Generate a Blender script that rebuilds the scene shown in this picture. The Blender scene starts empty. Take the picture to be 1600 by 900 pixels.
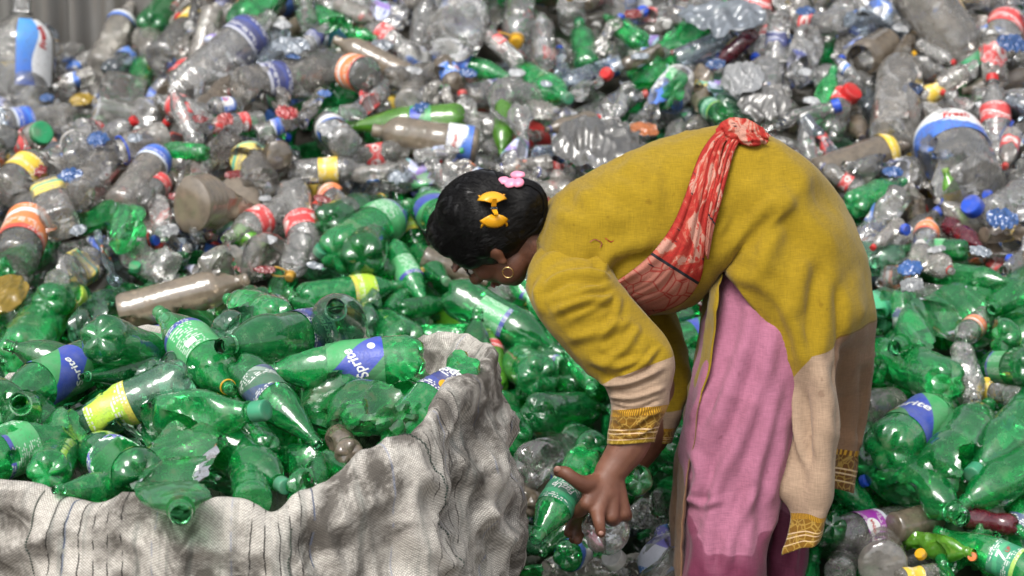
import bpy, bmesh, math, random
import numpy as np
from mathutils import Vector, Matrix, noise as mnoise
from mathutils.bvhtree import BVHTree

# ---------------------------------------------------------------- camera, sky, sun, exposure
sc = bpy.context.scene
COL = sc.collection
PITCH = math.radians(12.0)
CAM = Vector((0.0, 0.0, 1.75))
FPX = 85.0 / 36.0 * 1600.0
cam_d = bpy.data.cameras.new('camera'); cam_d.lens = 85.0; cam_d.sensor_width = 36.0
cam_d.clip_start = 0.1; cam_d.clip_end = 500.0
cam_d.dof.use_dof = True; cam_d.dof.focus_distance = 4.25; cam_d.dof.aperture_fstop = 4.6
cam = bpy.data.objects.new('camera', cam_d); COL.objects.link(cam)
cam.location = CAM; cam.rotation_euler = (math.pi / 2 - PITCH, 0, 0)
sc.camera = cam

SUN_EL, SUN_AZ = math.radians(52.0), math.radians(-155.0)     # azimuth measured from +Y towards +X
world = bpy.data.worlds.new('World'); sc.world = world; world.use_nodes = True
wn = world.node_tree; wn.nodes.clear()
w_out = wn.nodes.new('ShaderNodeOutputWorld'); w_bg = wn.nodes.new('ShaderNodeBackground')
w_sky = wn.nodes.new('ShaderNodeTexSky'); w_sky.sky_type = 'NISHITA'; w_sky.sun_disc = False
w_sky.sun_elevation = SUN_EL; w_sky.sun_rotation = SUN_AZ
w_sky.air_density = 1.0; w_sky.dust_density = 4.0; w_sky.ozone_density = 1.0
w_hs = wn.nodes.new('ShaderNodeHueSaturation'); w_hs.inputs['Saturation'].default_value = 0.22
wn.links.new(w_sky.outputs[0], w_hs.inputs['Color']); wn.links.new(w_hs.outputs[0], w_bg.inputs['Color'])
w_bg.inputs['Strength'].default_value = 0.125
wn.links.new(w_bg.outputs[0], w_out.inputs['Surface'])
sun_d = bpy.data.lights.new('sun', 'SUN'); sun_d.energy = 1.5; sun_d.angle = math.radians(28); sun_d.color = (1.0, 0.96, 0.9)
sun = bpy.data.objects.new('sun', sun_d); COL.objects.link(sun)
sdir = Vector((math.sin(SUN_AZ) * math.cos(SUN_EL), math.cos(SUN_AZ) * math.cos(SUN_EL), math.sin(SUN_EL)))
sun.rotation_euler = (-sdir).to_track_quat('-Z', 'Y').to_euler()
sun.location = (0, 0, 12)
sc.view_settings.view_transform = 'Standard'; sc.view_settings.look = 'None'
sc.view_settings.exposure = 0.85; sc.view_settings.gamma = 1.0; sc.view_settings.use_curve_mapping = False
cy = sc.cycles
cy.use_denoising = True; cy.max_bounces = 8; cy.diffuse_bounces = 3; cy.glossy_bounces = 3
cy.transmission_bounces = 4; cy.transparent_max_bounces = 14; cy.caustics_reflective = False; cy.caustics_refractive = False
cy.sample_clamp_indirect = 6.0

# ---------------------------------------------------------------- pixel -> place helpers
FWD = Vector((0, math.cos(PITCH), -math.sin(PITCH))); UP = Vector((0, math.sin(PITCH), math.cos(PITCH))); RIGHT = Vector((1, 0, 0))
def at(px, py, d):
    """the point of the place that lies d metres in front of the camera under photo pixel (px, py)"""
    px, py, d = float(px), float(py), float(d)
    return CAM + d * (FWD + RIGHT * ((px - 800.0) / FPX) + UP * ((450.0 - py) / FPX))
def project(p):
    v = Vector(p) - CAM; d = v.dot(FWD)
    return 800 + v.dot(RIGHT) / d * FPX, 450 - v.dot(UP) / d * FPX, d

def smooth(a, b, x):
    t = min(1.0, max(0.0, (x - a) / (b - a))); return t * t * (3 - 2 * t)
def heap_z(x, y):
    z = 0.193 + 0.527 * (y - 4.576)
    z += 0.035 * math.sin(2.1 * x + 0.6) * math.sin(1.7 * y) + 0.03 * mnoise.noise(Vector((x * 2.2, y * 2.2, 3.3)))
    z += 0.10 * smooth(0.62, 0.95, x) * (1 - smooth(4.7, 6.0, y))
    z += 0.05 * smooth(-0.2, -0.9, x) * (1 - smooth(5.6, 6.3, y)) * smooth(4.7, 5.2, y)
    z -= 0.42 * smooth(-0.72, -1.02, x) * smooth(5.75, 6.35, y)
    z = max(z, 0.012 + 0.02 * smooth(3.2, 3.8, y))
    if y > 6.9: z = min(z, 1.42 + 0.1 * (y - 6.9))
    return z
def on_heap(px, py, lift=0.0):
    d = 3.9
    while d < 8.0:
        p = at(px, py, d)
        if p.z < heap_z(p.x, p.y) + lift: break
        d += 0.02
    lo, hi = d - 0.02, d
    for _ in range(8):
        m = (lo + hi) / 2; p = at(px, py, m)
        if p.z < heap_z(p.x, p.y) + lift: hi = m
        else: lo = m
    return hi

# ---------------------------------------------------------------- object helpers
def tag(o, label=None, cat=None, group=None, kind=None):
    if label: o['label'] = label
    if cat: o['category'] = cat
    if group: o['group'] = group
    if kind: o['kind'] = kind
    return o
def empty(name, loc=(0, 0, 0)):
    o = bpy.data.objects.new(name, None); COL.objects.link(o); o.location = loc; o.empty_display_size = 0.1
    return o
def mesh_from(name, verts, faces, smooth_=True, uvs=None):
    me = bpy.data.meshes.new(name)
    me.from_pydata([tuple(map(float, v)) for v in verts], [], [tuple(int(i) for i in f) for f in faces])
    if smooth_: me.polygons.foreach_set('use_smooth', [True] * len(me.polygons))
    if uvs is not None:
        uv = me.uv_layers.new(name='uv'); uvs = np.asarray(uvs, dtype=np.float32)
        li = np.empty(len(me.loops), dtype=np.int32); me.loops.foreach_get('vertex_index', li)
        if len(uvs) == len(me.loops): dat = uvs
        else: dat = uvs[li]
        uv.data.foreach_set('uv', dat.ravel())
    me.update(); return me
def obj(name, me, mat=None, parent=None):
    o = bpy.data.objects.new(name, me); COL.objects.link(o)
    if mat is not None:
        if len(me.materials) == 0: me.materials.append(None)
        o.material_slots[0].link = 'OBJECT'; o.material_slots[0].material = mat
    if parent is not None: o.parent = parent
    return o
def grid_faces(nr, nc, closed=False):
    f = []
    for i in range(nr - 1):
        for j in range(nc if closed else nc - 1):
            k = (j + 1) % nc
            f.append((i * nc + j, i * nc + k, (i + 1) * nc + k, (i + 1) * nc + j))
    return f
def cr(pts, n):
    """Catmull-Rom resample of a list of equal-length tuples to n samples"""
    p = np.asarray(pts, dtype=float); m = len(p)
    t = np.linspace(0, m - 1, n); i = np.clip(np.floor(t).astype(int), 0, m - 2); f = (t - i)[:, None]
    p0 = p[np.clip(i - 1, 0, m - 1)]; p1 = p[i]; p2 = p[i + 1]; p3 = p[np.clip(i + 2, 0, m - 1)]
    return 0.5 * (2 * p1 + (p2 - p0) * f + (2 * p0 - 5 * p1 + 4 * p2 - p3) * f ** 2 + (3 * p1 - p0 - 3 * p2 + p3) * f ** 3)

# ---------------------------------------------------------------- materials
class NT:
    def __init__(s, name):
        s.m = bpy.data.materials.new(name); s.m.use_nodes = True; s.t = s.m.node_tree; s.t.nodes.clear()
        s.out = s.t.nodes.new('ShaderNodeOutputMaterial')
    def n(s, kind, props=None, **inp):
        nd = s.t.nodes.new('ShaderNode' + kind)
        for k, v in (props or {}).items(): setattr(nd, k, v)
        for k, v in inp.items():
            key = k.replace('_', ' ')
            sock = nd.inputs[int(k[1:])] if (k[0] == 'i' and k[1:].isdigit()) else nd.inputs[key]
            if isinstance(v, bpy.types.NodeSocket): s.t.links.new(v, sock)
            elif isinstance(v, (tuple, list)) and len(v) == 3 and sock.type == 'RGBA': sock.default_value = (*v, 1)
            else: sock.default_value = v
        return nd
    def ramp(s, fac, stops, mode='LINEAR'):
        nd = s.t.nodes.new('ShaderNodeValToRGB'); r = nd.color_ramp; r.interpolation = mode
        while len(r.elements) < len(stops): r.elements.new(0.5)
        for e, (p, c) in zip(r.elements, stops):
            e.position = p; e.color = (*c, 1) if isinstance(c, (tuple, list)) else (c, c, c, 1)
        s.t.links.new(fac, nd.inputs[0]); return nd.outputs[0]
    def math(s, op, a, b=0.0, clamp=False):
        nd = s.t.nodes.new('ShaderNodeMath'); nd.operation = op; nd.use_clamp = clamp
        for i, v in enumerate((a, b)):
            if isinstance(v, bpy.types.NodeSocket): s.t.links.new(v, nd.inputs[i])
            else: nd.inputs[i].default_value = v
        return nd.outputs[0]
    def mixc(s, fac, a, b, blend='MIX'):
        nd = s.t.nodes.new('ShaderNodeMixRGB'); nd.blend_type = blend
        for i, v in enumerate((fac, a, b)):
            if isinstance(v, bpy.types.NodeSocket): s.t.links.new(v, nd.inputs[i])
            elif isinstance(v, (tuple, list)): nd.inputs[i].default_value = (*v, 1)
            else: nd.inputs[i].default_value = v
        return nd.outputs[0]
    def mixs(s, fac, a, b):
        nd = s.t.nodes.new('ShaderNodeMixShader')
        for i, v in enumerate((fac, a, b)):
            if isinstance(v, bpy.types.NodeSocket): s.t.links.new(v, nd.inputs[i])
            else: nd.inputs[i].default_value = v
        return nd.outputs[0]
    def coords(s, rnd=True):
        c = s.n('TexCoord').outputs['Object']
        if rnd:
            r = s.n('ObjectInfo').outputs['Random']
            c = s.n('VectorMath', {'operation': 'ADD'}, i0=c, i1=s.n('CombineXYZ', X=s.math('MULTIPLY', r, 37.0), Y=s.math('MULTIPLY', r, 91.0), Z=r).outputs[0]).outputs[0]
        return c
    def done(s, shader): s.t.links.new(shader, s.out.inputs['Surface']); return s.m

def pet(name, tint, body, haze=0.35, dirt=0.35, dirt_col=(0.27, 0.235, 0.19), rough=0.10, crinkle=2.4, cstr=.13):
    """thin drinks-bottle plastic: tinted see-through wall, milky scuffing, gloss, clinging dirt"""
    t = NT(name); c = t.coords()
    rnd = t.n('ObjectInfo').outputs['Random']
    n1 = t.n('TexNoise', Vector=c, Scale=4.0, Detail=7.0, Roughness=0.68).outputs['Fac']
    n2 = t.n('TexNoise', Vector=c, Scale=55.0, Detail=3.0).outputs['Fac']
    n3 = t.n('TexNoise', Vector=c, Scale=28.0, Detail=4.0).outputs['Fac']
    var = t.math('ADD', t.math('MULTIPLY', rnd, 0.7), 0.65)
    bcol = t.mixc(1.0, body, t.n('CombineXYZ', X=var, Y=var, Z=var).outputs[0], 'MULTIPLY')
    tr = t.n('BsdfTransparent', Color=tint).outputs[0]
    bump = t.n('Bump', Strength=cstr, Distance=0.02, Height=t.n('TexNoise', Vector=c, Scale=crinkle, Detail=2.0, Roughness=.45).outputs['Fac']).outputs[0]
    df = t.n('BsdfDiffuse', Color=bcol, Normal=bump).outputs[0]
    tl = t.n('BsdfTranslucent', Color=bcol).outputs[0]
    milky = t.mixs(0.6, df, tl)
    hz = t.math('MULTIPLY', t.ramp(n1, [(0.3, 0.7), (0.7, 1.3)]), haze, True)
    wall = t.mixs(hz, tr, milky)
    gl = t.n('BsdfGlossy', Color=(1, 1, 1), Roughness=rough, Normal=bump).outputs[0]
    fr = t.n('Fresnel', IOR=1.62, Normal=bump).outputs[0]
    wall = t.mixs(t.math('MULTIPLY', fr, 1.35, True), wall, gl)
    dm = t.math('MAXIMUM', t.ramp(n1, [(0.52, 0.0), (0.72, 0.75)]), t.ramp(n2, [(0.70, 0.0), (0.75, 0.8)]))
    dfac = t.math('MULTIPLY', dm, t.math('MULTIPLY', t.math('ADD', rnd, 0.5), dirt), True)
    dd = t.n('BsdfDiffuse', Color=dirt_col).outputs[0]
    return t.done(t.mixs(dfac, wall, dd))

def plain(name, col, rough=0.5, spec=0.4, var=0.25, dirt=0.25, bump=0.15, scale=30.0, dirt_col=(0.1, 0.085, 0.065)):
    t = NT(name); c = t.coords()
    n1 = t.n('TexNoise', Vector=c, Scale=scale * 0.35, Detail=6.0, Roughness=0.6).outputs['Fac']
    n2 = t.n('TexNoise', Vector=c, Scale=scale, Detail=4.0).outputs['Fac']
    k = t.ramp(n2, [(0.3, 1 - var), (0.7, 1 + var * 0.4)])
    base = t.mixc(1.0, col, k, 'MULTIPLY')
    base = t.mixc(t.math('MULTIPLY', t.ramp(n1, [(0.48, 0.0), (0.7, 1.0)]), dirt), base, dirt_col)
    b = t.n('Bump', Strength=bump, Distance=0.004, Height=n2).outputs[0]
    p = t.n('BsdfPrincipled', Base_Color=base, Roughness=rough, Normal=b); p.inputs['Specular IOR Level'].default_value = spec
    return t.done(p.outputs[0])

M = {}
M['green'] = pet('pet_green', (0.26, 0.90, 0.46), (0.028, 0.70, 0.18), 0.40, 0.42)
M['green_dark'] = pet('pet_deep_green', (0.11, 0.74, 0.30), (0.014, 0.46, 0.11), 0.40, 0.2)
M['green_pale'] = pet('pet_pale_green', (0.42, 0.80, 0.58), (0.16, 0.48, 0.28), 0.34, 0.3)
M['green_dirty'] = pet('pet_muddy_green', (0.20, 0.74, 0.32), (0.04, 0.42, 0.12), 0.44, 0.7, (0.11, 0.095, 0.07))
M['lime'] = pet('pet_lime', (0.35, 0.85, 0.12), (0.25, 0.72, 0.06), 0.7, 0.2)
M['clear'] = pet('pet_clear', (0.97, 0.97, 0.96), (0.85, 0.84, 0.81), 0.25, 0.3, crinkle=3.0, cstr=.36)
M['clear_dusty'] = pet('pet_dusty', (0.92, 0.91, 0.88), (0.70, 0.66, 0.60), 0.36, 0.5, crinkle=3.0, cstr=.3)
M['brown'] = pet('pet_muddy', (0.70, 0.62, 0.52), (0.44, 0.36, 0.27), 0.62, 0.6, (0.22, 0.17, 0.12))
M['bluish'] = pet('pet_blue_tint', (0.82, 0.89, 0.96), (0.50, 0.60, 0.72), 0.28, 0.35)
M['maroon'] = pet('pet_maroon', (0.5, 0.06, 0.12), (0.26, 0.015, 0.045), 0.65, 0.3)
M['white_plastic'] = plain('white_plastic', (0.66, 0.65, 0.61), 0.4, 0.5, 0.1, 0.45)
for nm, c_ in dict(cap_green=(0.03, 0.36, 0.14), cap_pale=(0.05, 0.32, 0.17), cap_red=(0.62, 0.02, 0.02), cap_blue=(0.02, 0.09, 0.60), cap_white=(0.7, 0.7, 0.68),
                   cap_yellow=(0.78, 0.42, 0.01), cap_orange=(0.8, 0.2, 0.03), cap_lime=(0.3, 0.66, 0.06), cap_dark=(0.02, 0.05, 0.035), cap_rust=(0.10, 0.055, 0.04)).items():
    M[nm] = plain(nm, tuple(.78 * q for q in c_), 0.42, 0.45, 0.2, 0.6, scale=3.0, dirt_col=(.2, .17, .14))

def label_mat(name, main, second, third, style, dirt=0.25):
    """printed wrap: bands, swooshes and blocks of colour laid out along the wrap's own u (round) and v (across)"""
    t = NT(name); uv = t.n('TexCoord').outputs['UV']; sep = t.n('SeparateXYZ', Vector=uv)
    u, v = sep.outputs[0], sep.outputs[1]
    nz = t.n('TexNoise', Vector=uv, Scale=5.0, Detail=2.0).outputs['Fac']
    if style == 'band':
        f = t.math('ADD', v, t.math('MULTIPLY', t.math('SUBTRACT', nz, 0.5), 0.25))
        col = t.ramp(f, [(0.0, third), (0.14, main), (0.62, second), (0.8, main)], 'CONSTANT')
    elif style == 'swoosh':
        s_ = t.math('SINE', t.math('MULTIPLY', u, 12.6))
        f = t.math('ADD', v, t.math('MULTIPLY', s_, 0.17))
        col = t.ramp(f, [(0.0, second), (0.36, third), (0.42, main)], 'CONSTANT')
    elif style == 'oval':
        uu = t.math('MULTIPLY', t.math('SUBTRACT', t.math('FRACT', t.math('MULTIPLY', u, 2.0)), 0.5), 2.6)
        vv = t.math('MULTIPLY', t.math('SUBTRACT', v, 0.5), 2.4)
        f = t.math('SQRT', t.math('ADD', t.math('MULTIPLY', uu, uu), t.math('MULTIPLY', vv, vv)))
        col = t.ramp(f, [(0.0, third), (0.3, second), (0.75, main)], 'CONSTANT')
        col = t.mixc(t.ramp(nz, [(0.55, 0.0), (0.57, 0.7)]), col, main)
    else:   # diagonal
        f = t.math('FRACT', t.math('ADD', t.math('MULTIPLY', u, 2.0), t.math('MULTIPLY', v, 0.7)))
        col = t.ramp(f, [(0.0, main), (0.5, second), (0.85, third)], 'CONSTANT')
    frow = t.math('MULTIPLY', v, 13.0); fine = t.math('MULTIPLY', t.math('GREATER_THAN', t.math('FRACT', frow), .42), t.math('GREATER_THAN', t.n('TexWhiteNoise', {'noise_dimensions': '2D'}, Vector=t.n('CombineXYZ', X=t.math('FLOOR', t.math('MULTIPLY', u, 85.0)), Y=t.math('FLOOR', frow)).outputs[0]).outputs['Value'], .4))
    blk = t.ramp(t.n('TexNoise', Vector=uv, Scale=2.3, Detail=0.0).outputs['Fac'], [(0.50, 0.0), (0.52, 0.75)])
    if name != 'wrap_green_blue': col = t.mixc(t.math('MULTIPLY', fine, blk), col, (0.75, 0.76, 0.74) if sum(main) < 1.4 else (0.05, 0.08, 0.3))
    if style == 'print':
        row = t.math('FLOOR', t.math('MULTIPLY', v, 15.0)); rn = t.n('TexWhiteNoise', {'noise_dimensions': '2D'}, Vector=t.n('CombineXYZ', X=t.math('FLOOR', t.math('MULTIPLY', u, 90.0)), Y=row).outputs[0]).outputs['Value']
        ink = t.math('MULTIPLY', t.math('GREATER_THAN', t.math('FRACT', t.math('MULTIPLY', v, 15.0)), .45), t.math('GREATER_THAN', rn, .38))
        ar = t.math('GREATER_THAN', t.math('SINE', t.math('MULTIPLY', u, 18.85)), -.2)
        col = t.mixc(t.math('MULTIPLY', t.math('MULTIPLY', ink, ar), .8), t.mixc(t.math('GREATER_THAN', v, .86), t.mixc(v, main, second), third), (.62, .72, .64))
    if style == 'panel':
        f = t.math('ADD', u, t.math('MULTIPLY', t.math('SINE', t.math('MULTIPLY', v, 5.0)), .12)); col = t.mixc(t.math('GREATER_THAN', f, .5), t.mixc(v, main, third), second)
    c = t.coords(); n1 = t.n('TexNoise', Vector=c, Scale=22.0, Detail=6.0).outputs['Fac']
    fade = t.n('TexNoise', Vector=c, Scale=3.0, Detail=3.0).outputs['Fac']
    col = t.mixc(t.ramp(fade, [(.3, .03), (.7, .22)]), col, (0.36, 0.34, 0.31))
    col = t.mixc(t.math('MULTIPLY', t.ramp(n1, [(0.5, 0.0), (0.68, 1.0)]), dirt), col, (0.12, 0.1, 0.08))
    b = t.n('Bump', Strength=0.25, Distance=0.003, Height=n1).outputs[0]
    p = t.n('BsdfPrincipled', Base_Color=col, Roughness=0.36, Normal=b)
    return t.done(p.outputs[0])
W = (0.74, 0.75, 0.74)
LM = {
 'red': label_mat('wrap_red', (0.62, 0.025, 0.03), (0.70, 0.62, 0.58), (0.5, 0.02, 0.02), 'oval'),
 'red2': label_mat('wrap_red_band', (0.60, 0.03, 0.035), (0.62, 0.03, 0.035), W, 'swoosh'),
 'navy': label_mat('wrap_navy', (0.018, 0.03, 0.16), (0.02, 0.045, 0.25), (0.4, 0.42, 0.5), 'band'),
 'blue': label_mat('wrap_blue', (0.02, 0.10, 0.55), (0.04, 0.2, 0.7), (0.6, 0.66, 0.75), 'band'),
 'whiteblue': label_mat('wrap_white_blue', W, (0.03, 0.16, 0.62), (0.55, 0.65, 0.8), 'swoosh'),
 'bluewhite': label_mat('wrap_blue_white', (0.02, 0.16, 0.62), W, (0.5, 0.03, 0.05), 'oval'),
 'yellow': label_mat('wrap_yellow', (0.75, 0.52, 0.03), (0.72, 0.6, 0.25), (0.45, 0.05, 0.02), 'oval'),
 'yellowteal': label_mat('wrap_yellow_teal', (0.75, 0.6, 0.12), (0.1, 0.42, 0.3), (0.75, 0.6, 0.12), 'band'),
 'orange': label_mat('wrap_orange', (0.82, 0.22, 0.05), W, (0.6, 0.05, 0.03), 'band'),
 'limey': label_mat('wrap_lime', (0.42, 0.68, 0.02), (0.48, 0.72, 0.03), (0.6, 0.55, 0.05), 'band', 0.35),
 'greenblue': label_mat('wrap_green_blue', (0.02, 0.055, 0.40), (0.03, 0.32, 0.09), (0.02, 0.2, 0.06), 'diag', .15),
 'greentext': label_mat('wrap_green_print', (0.035, 0.34, 0.10), (0.06, 0.44, 0.15), (0.03, 0.05, 0.33), 'print', 0.35),
 'darkgreen': label_mat('wrap_dark_green', (0.02, 0.12, 0.06), (0.02, 0.06, 0.16), (0.2, 0.3, 0.25), 'diag', 0.5),
 'teal': label_mat('wrap_teal', (0.01, 0.24, 0.12), (0.03, 0.38, 0.17), (0.35, 0.6, 0.1), 'band', 0.1),
 'purple': label_mat('wrap_purple', (0.32, 0.02, 0.36), (0.34, 0.025, 0.38), (0.6, 0.68, 0.78), 'band', 0.08),
 'violet': label_mat('wrap_violet', (0.12, 0.10, 0.48), (0.6, 0.6, 0.72), (0.02, 0.15, 0.5), 'diag', 0.1),
 'lilac': label_mat('wrap_lilac', (0.55, 0.6, 0.8), (0.3, 0.2, 0.55), (0.2, 0.45, 0.5), 'diag'),
 'panel': label_mat('wrap_blue_panel', (0.02, 0.09, 0.5), (0.7, 0.72, 0.74), (0.04, 0.3, 0.75), 'panel'),
 'lettering': plain('printed_white', (0.78, 0.79, 0.78), 0.4, 0.4, 0.08, 0.1),
}

# ---------------------------------------------------------------- bottle shapes (axis +X, base at 0, mouth at +length; unit = diameter 1)
NECK = [(.0, 1.0), (.05, 1.0), (.055, 1.25), (.13, 1.25), (.14, .96), (.28, .96), (.33, 1.06), (.42, .95), (.52, 1.05), (.62, .95), (.75, 1.04), (.9, .98), (1.0, .9)]
KINDS_B = {   # aspect (length / diameter), body profile (x fraction, radius fraction), neck start, neck radius, options
 'soda':    dict(a=3.25, p=[(0, .25), (.004, .5), (.014, .72), (.035, .88), (.07, .97), (.11, 1), (.29, 1), (.305, .965), (.56, .965), (.575, 1), (.62, .985), (.68, .92), (.75, .78), (.82, .58), (.875, .37), (.90, .30)], n=.90, nr=.30, petal=5, lz=(.31, .555)),
 'cone':    dict(a=3.5, p=[(0, .25), (.004, .5), (.014, .74), (.035, .9), (.07, .98), (.11, 1), (.26, 1), (.275, .96), (.46, .96), (.475, 1), (.54, .97), (.62, .86), (.71, .68), (.80, .50), (.87, .36), (.905, .29)], n=.905, nr=.29, petal=5, lz=(.28, .455)),
 'contour': dict(a=3.4, p=[(0, .3), (.005, .6), (.02, .8), (.05, .95), (.12, 1), (.2, .96), (.29, .82), (.36, .84), (.45, .97), (.5, .98), (.64, .98), (.7, .92), (.78, .7), (.85, .48), (.89, .37), (.905, .36)], n=.905, nr=.36, petal=5, lz=(.47, .645)),
 'water':   dict(a=3.4, p=[(0, .3), (.006, .7), (.02, .92), (.05, 1), (.12, 1), (.38, 1), (.40, .97), (.62, .97), (.64, 1), (.70, 1), (.76, .9), (.82, .7), (.875, .45), (.905, .36)], n=.905, nr=.36, ribs=[(.10, .38, 9, .035), (.645, .71, 2, .03)], lz=(.41, .61)),
 'ribbed':  dict(a=2.9, p=[(0, .35), (.006, .75), (.02, .93), (.05, 1), (.30, 1), (.45, .95), (.60, 1), (.74, 1), (.80, .9), (.85, .7), (.885, .46), (.905, .36)], n=.905, nr=.36, ribs=[(.08, .30, 6, .045), (.52, .76, 7, .04)], lz=(.32, .5)),
 'jar':     dict(a=1.75, p=[(0, .4), (.008, .8), (.03, .95), (.07, 1), (.3, .985), (.6, .985), (.72, 1), (.79, .97), (.84, .87), (.87, .80)], n=.87, nr=.80, lz=(.25, .65), wide=True),
 'jug':     dict(a=1.95, p=[(0, .4), (.006, .8), (.03, .96), (.08, 1), (.4, 1), (.66, 1), (.72, .96), (.78, .82), (.83, .58), (.865, .35), (.88, .30)], n=.88, nr=.27, ribs=[(.08, .30, 4, .03), (.48, .68, 4, .03)], lz=(.31, .62)),
 'square':  dict(a=2.5, p=[(0, .5), (.006, .85), (.02, .96), (.06, 1), (.4, 1), (.42, .98), (.68, .98), (.70, 1), (.76, .94), (.82, .7), (.86, .45), (.89, .36)], n=.89, nr=.34, sq=5, lz=(.43, .67)),
}
SEG = 26
def profile(kind):
    k = KINDS_B[kind]; p = np.array(k['p'])
    xb = p[p[:, 0] < .10][:, 0]
    xs = np.concatenate([xb, np.linspace(.10, k['n'], 44)])
    rs = np.interp(xs, p[:, 0], p[:, 1]); nb = len(xb)
    sm = rs.copy(); sm[nb + 1:-1] = (rs[nb:-2] + 2 * rs[nb + 1:-1] + rs[nb + 2:]) / 4; rs = sm
    for (a, b, n, amp) in k.get('ribs', []):
        w = (xs > a) & (xs < b); rs = np.where(w, rs * (1 - amp * (0.5 - 0.5 * np.cos((xs - a) / (b - a) * 2 * np.pi * n))), rs)
    L = 1 - k['n']
    nx = np.array([q[0] for q in NECK]) * L + k['n']; nrr = np.array([q[1] for q in NECK]) * k['nr']
    if k.get('wide'): nrr = k['nr'] * (1 + (nrr / k['nr'] - 1) * .22)
    return np.concatenate([xs, nx[1:]]), np.concatenate([rs, nrr[1:]]), k
class Dent:
    """creases of one crushed bottle: parts of the wall mirrored through cutting planes and balls, flattening, bending"""
    def __init__(s, kind, level, seed):
        r = random.Random(hash((kind, level, seed)) & 0xffff if False else (len(kind) * 977 + ord(kind[0]) * 131 + level * 7919 + seed * 104729) % 1000003)
        k = KINDS_B[kind]; s.a = k['a']; s.n = k['n']; s.level = level
        s.flat = 1.0 if level < 2 else r.uniform(.62, .85) if level == 2 else r.uniform(.34, .55)
        s.fang = r.uniform(0, math.pi)
        s.bend = 0 if level < 1 else r.uniform(-.05, .05) if level == 1 else r.uniform(-.16, .16) * (level - .6)
        s.shear = 0 if level < 2 else r.uniform(-.3, .3)
        s.planes, s.balls = [], []
        for _ in range([0, 3, 7, 9][level]):
            th = r.uniform(0, 2 * math.pi); ax = r.uniform(-.75, .75)
            nrm = np.array([ax, math.cos(th), math.sin(th)]); nrm /= np.linalg.norm(nrm)
            x0 = r.uniform(.16, s.n - .14) * s.a
            p0 = np.array([x0, nrm[1] * .5, nrm[2] * .5]); dep = r.uniform(.015, [0, .05, .11, .16][level])
            s.planes.append((nrm, p0, dep, r.uniform(.35, .8)))
        for _ in range([0, 3, 6, 8][level]):
            th = r.uniform(0, 2 * math.pi); x0 = r.uniform(.15, s.n - .1) * s.a; rad = r.uniform(.18, .5)
            dep = r.uniform(.03, [0, .08, .16, .22][level])
            c = np.array([x0, math.cos(th), math.sin(th)]); c[1:] *= (.5 + rad - dep)
            s.balls.append((c, rad))
        s.ph = r.uniform(0, 9)
    def __call__(s, V):
        V = np.array(V, dtype=float)
        if s.level == 0: return V
        x = V[:, 0]
        w = np.clip((s.n * s.a - x) / (.10 * s.a), 0, 1) * np.clip((x + .02) / (.06 * s.a), 0.25, 1)
        D = V.copy()
        for nrm, p0, dep, ext in s.planes:
            q = (D - p0) @ nrm + dep
            near = np.clip(1.25 - np.abs(D[:, 0] - p0[0]) / (ext * 1.2), 0, 1)
            h = np.where(q > 0, q, 0) * np.minimum(near * 2, 1)
            D -= np.outer(h * 1.75, nrm)
        for c, rad in s.balls:
            dv = D - c; ds = np.linalg.norm(dv, axis=1) + 1e-6
            t = np.where(ds < rad, (2 * rad - ds) / ds, 1.0); t = np.minimum(t, 2.2)
            D = c + dv * t[:, None]
        D = V + (D - V) * w[:, None]
        if s.flat < 1:
            ca, sa = math.cos(s.fang), math.sin(s.fang)
            y = D[:, 1] * ca + D[:, 2] * sa; z = -D[:, 1] * sa + D[:, 2] * ca
            f = 1 - (1 - s.flat) * w; y = y * f; z = z * (1 + (1 - f) * .38)
            y += .02 * np.sin(x * 5 + s.ph + z * 6) * w
            D = np.stack([D[:, 0], y * ca - z * sa, y * sa + z * ca], 1)
        D[:, 1] += s.bend * ((x / s.a - .5) ** 2) * 4 * .5
        D[:, 2] += s.bend * .6 * np.sin(x / s.a * 3 + s.ph) * (.5 if s.level > 1 else 0)
        return D
_cache = {}
def ring_verts(x, r, kind, seg=SEG, ph=0.0):
    k = KINDS_B[kind]; th = np.arange(seg) / seg * 2 * np.pi + ph; rr = np.full(seg, r)
    if 'sq' in k and x < k['n'] - .08:
        e = k['sq']; rr = rr * (np.abs(np.cos(th)) ** e + np.abs(np.sin(th)) ** e) ** (-1 / e) * .86
    xx = np.full(seg, x * k['a'])
    if 'petal' in k and x < .105:
        f = (1 - x / .105); c5 = .5 + .5 * np.cos(5 * th)
        rr = rr * (1 - .30 * f * c5 ** 2); xx = xx + .10 * f * c5 ** 2 * (r > .3) + (.05 if r <= .3 else 0) * f
    return np.stack([xx, rr * .5 * np.cos(th), rr * .5 * np.sin(th)], 1)
def body_mesh(kind, level, seed):
    key = ('b', kind, level, seed)
    if key not in _cache:
        xs, rs, k = profile(kind)
        V = np.concatenate([ring_verts(x, r, kind) for x, r in zip(xs, rs)] + [np.array([[.03 if 'petal' not in k else .07, 0, 0]])])
        F = grid_faces(len(xs), SEG, True); c = len(V) - 1
        F += [(c, (j + 1) % SEG, j) for j in range(SEG)]
        V = Dent(kind, level, seed)(V)
        if 'petal' in k:   # keep the foot's centre joined
            pass
        uv = np.zeros((len(V), 2)); uv[:-1, 0] = np.tile(np.arange(SEG) / SEG, len(xs)); uv[:-1, 1] = np.repeat(xs, SEG)
        _cache[key] = mesh_from('bottle_wall', V, F, True, uv)
        if level: _cache[key].set_sharp_from_angle(angle=math.radians(34 if level > 1 else 42))
    return _cache[key]
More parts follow.
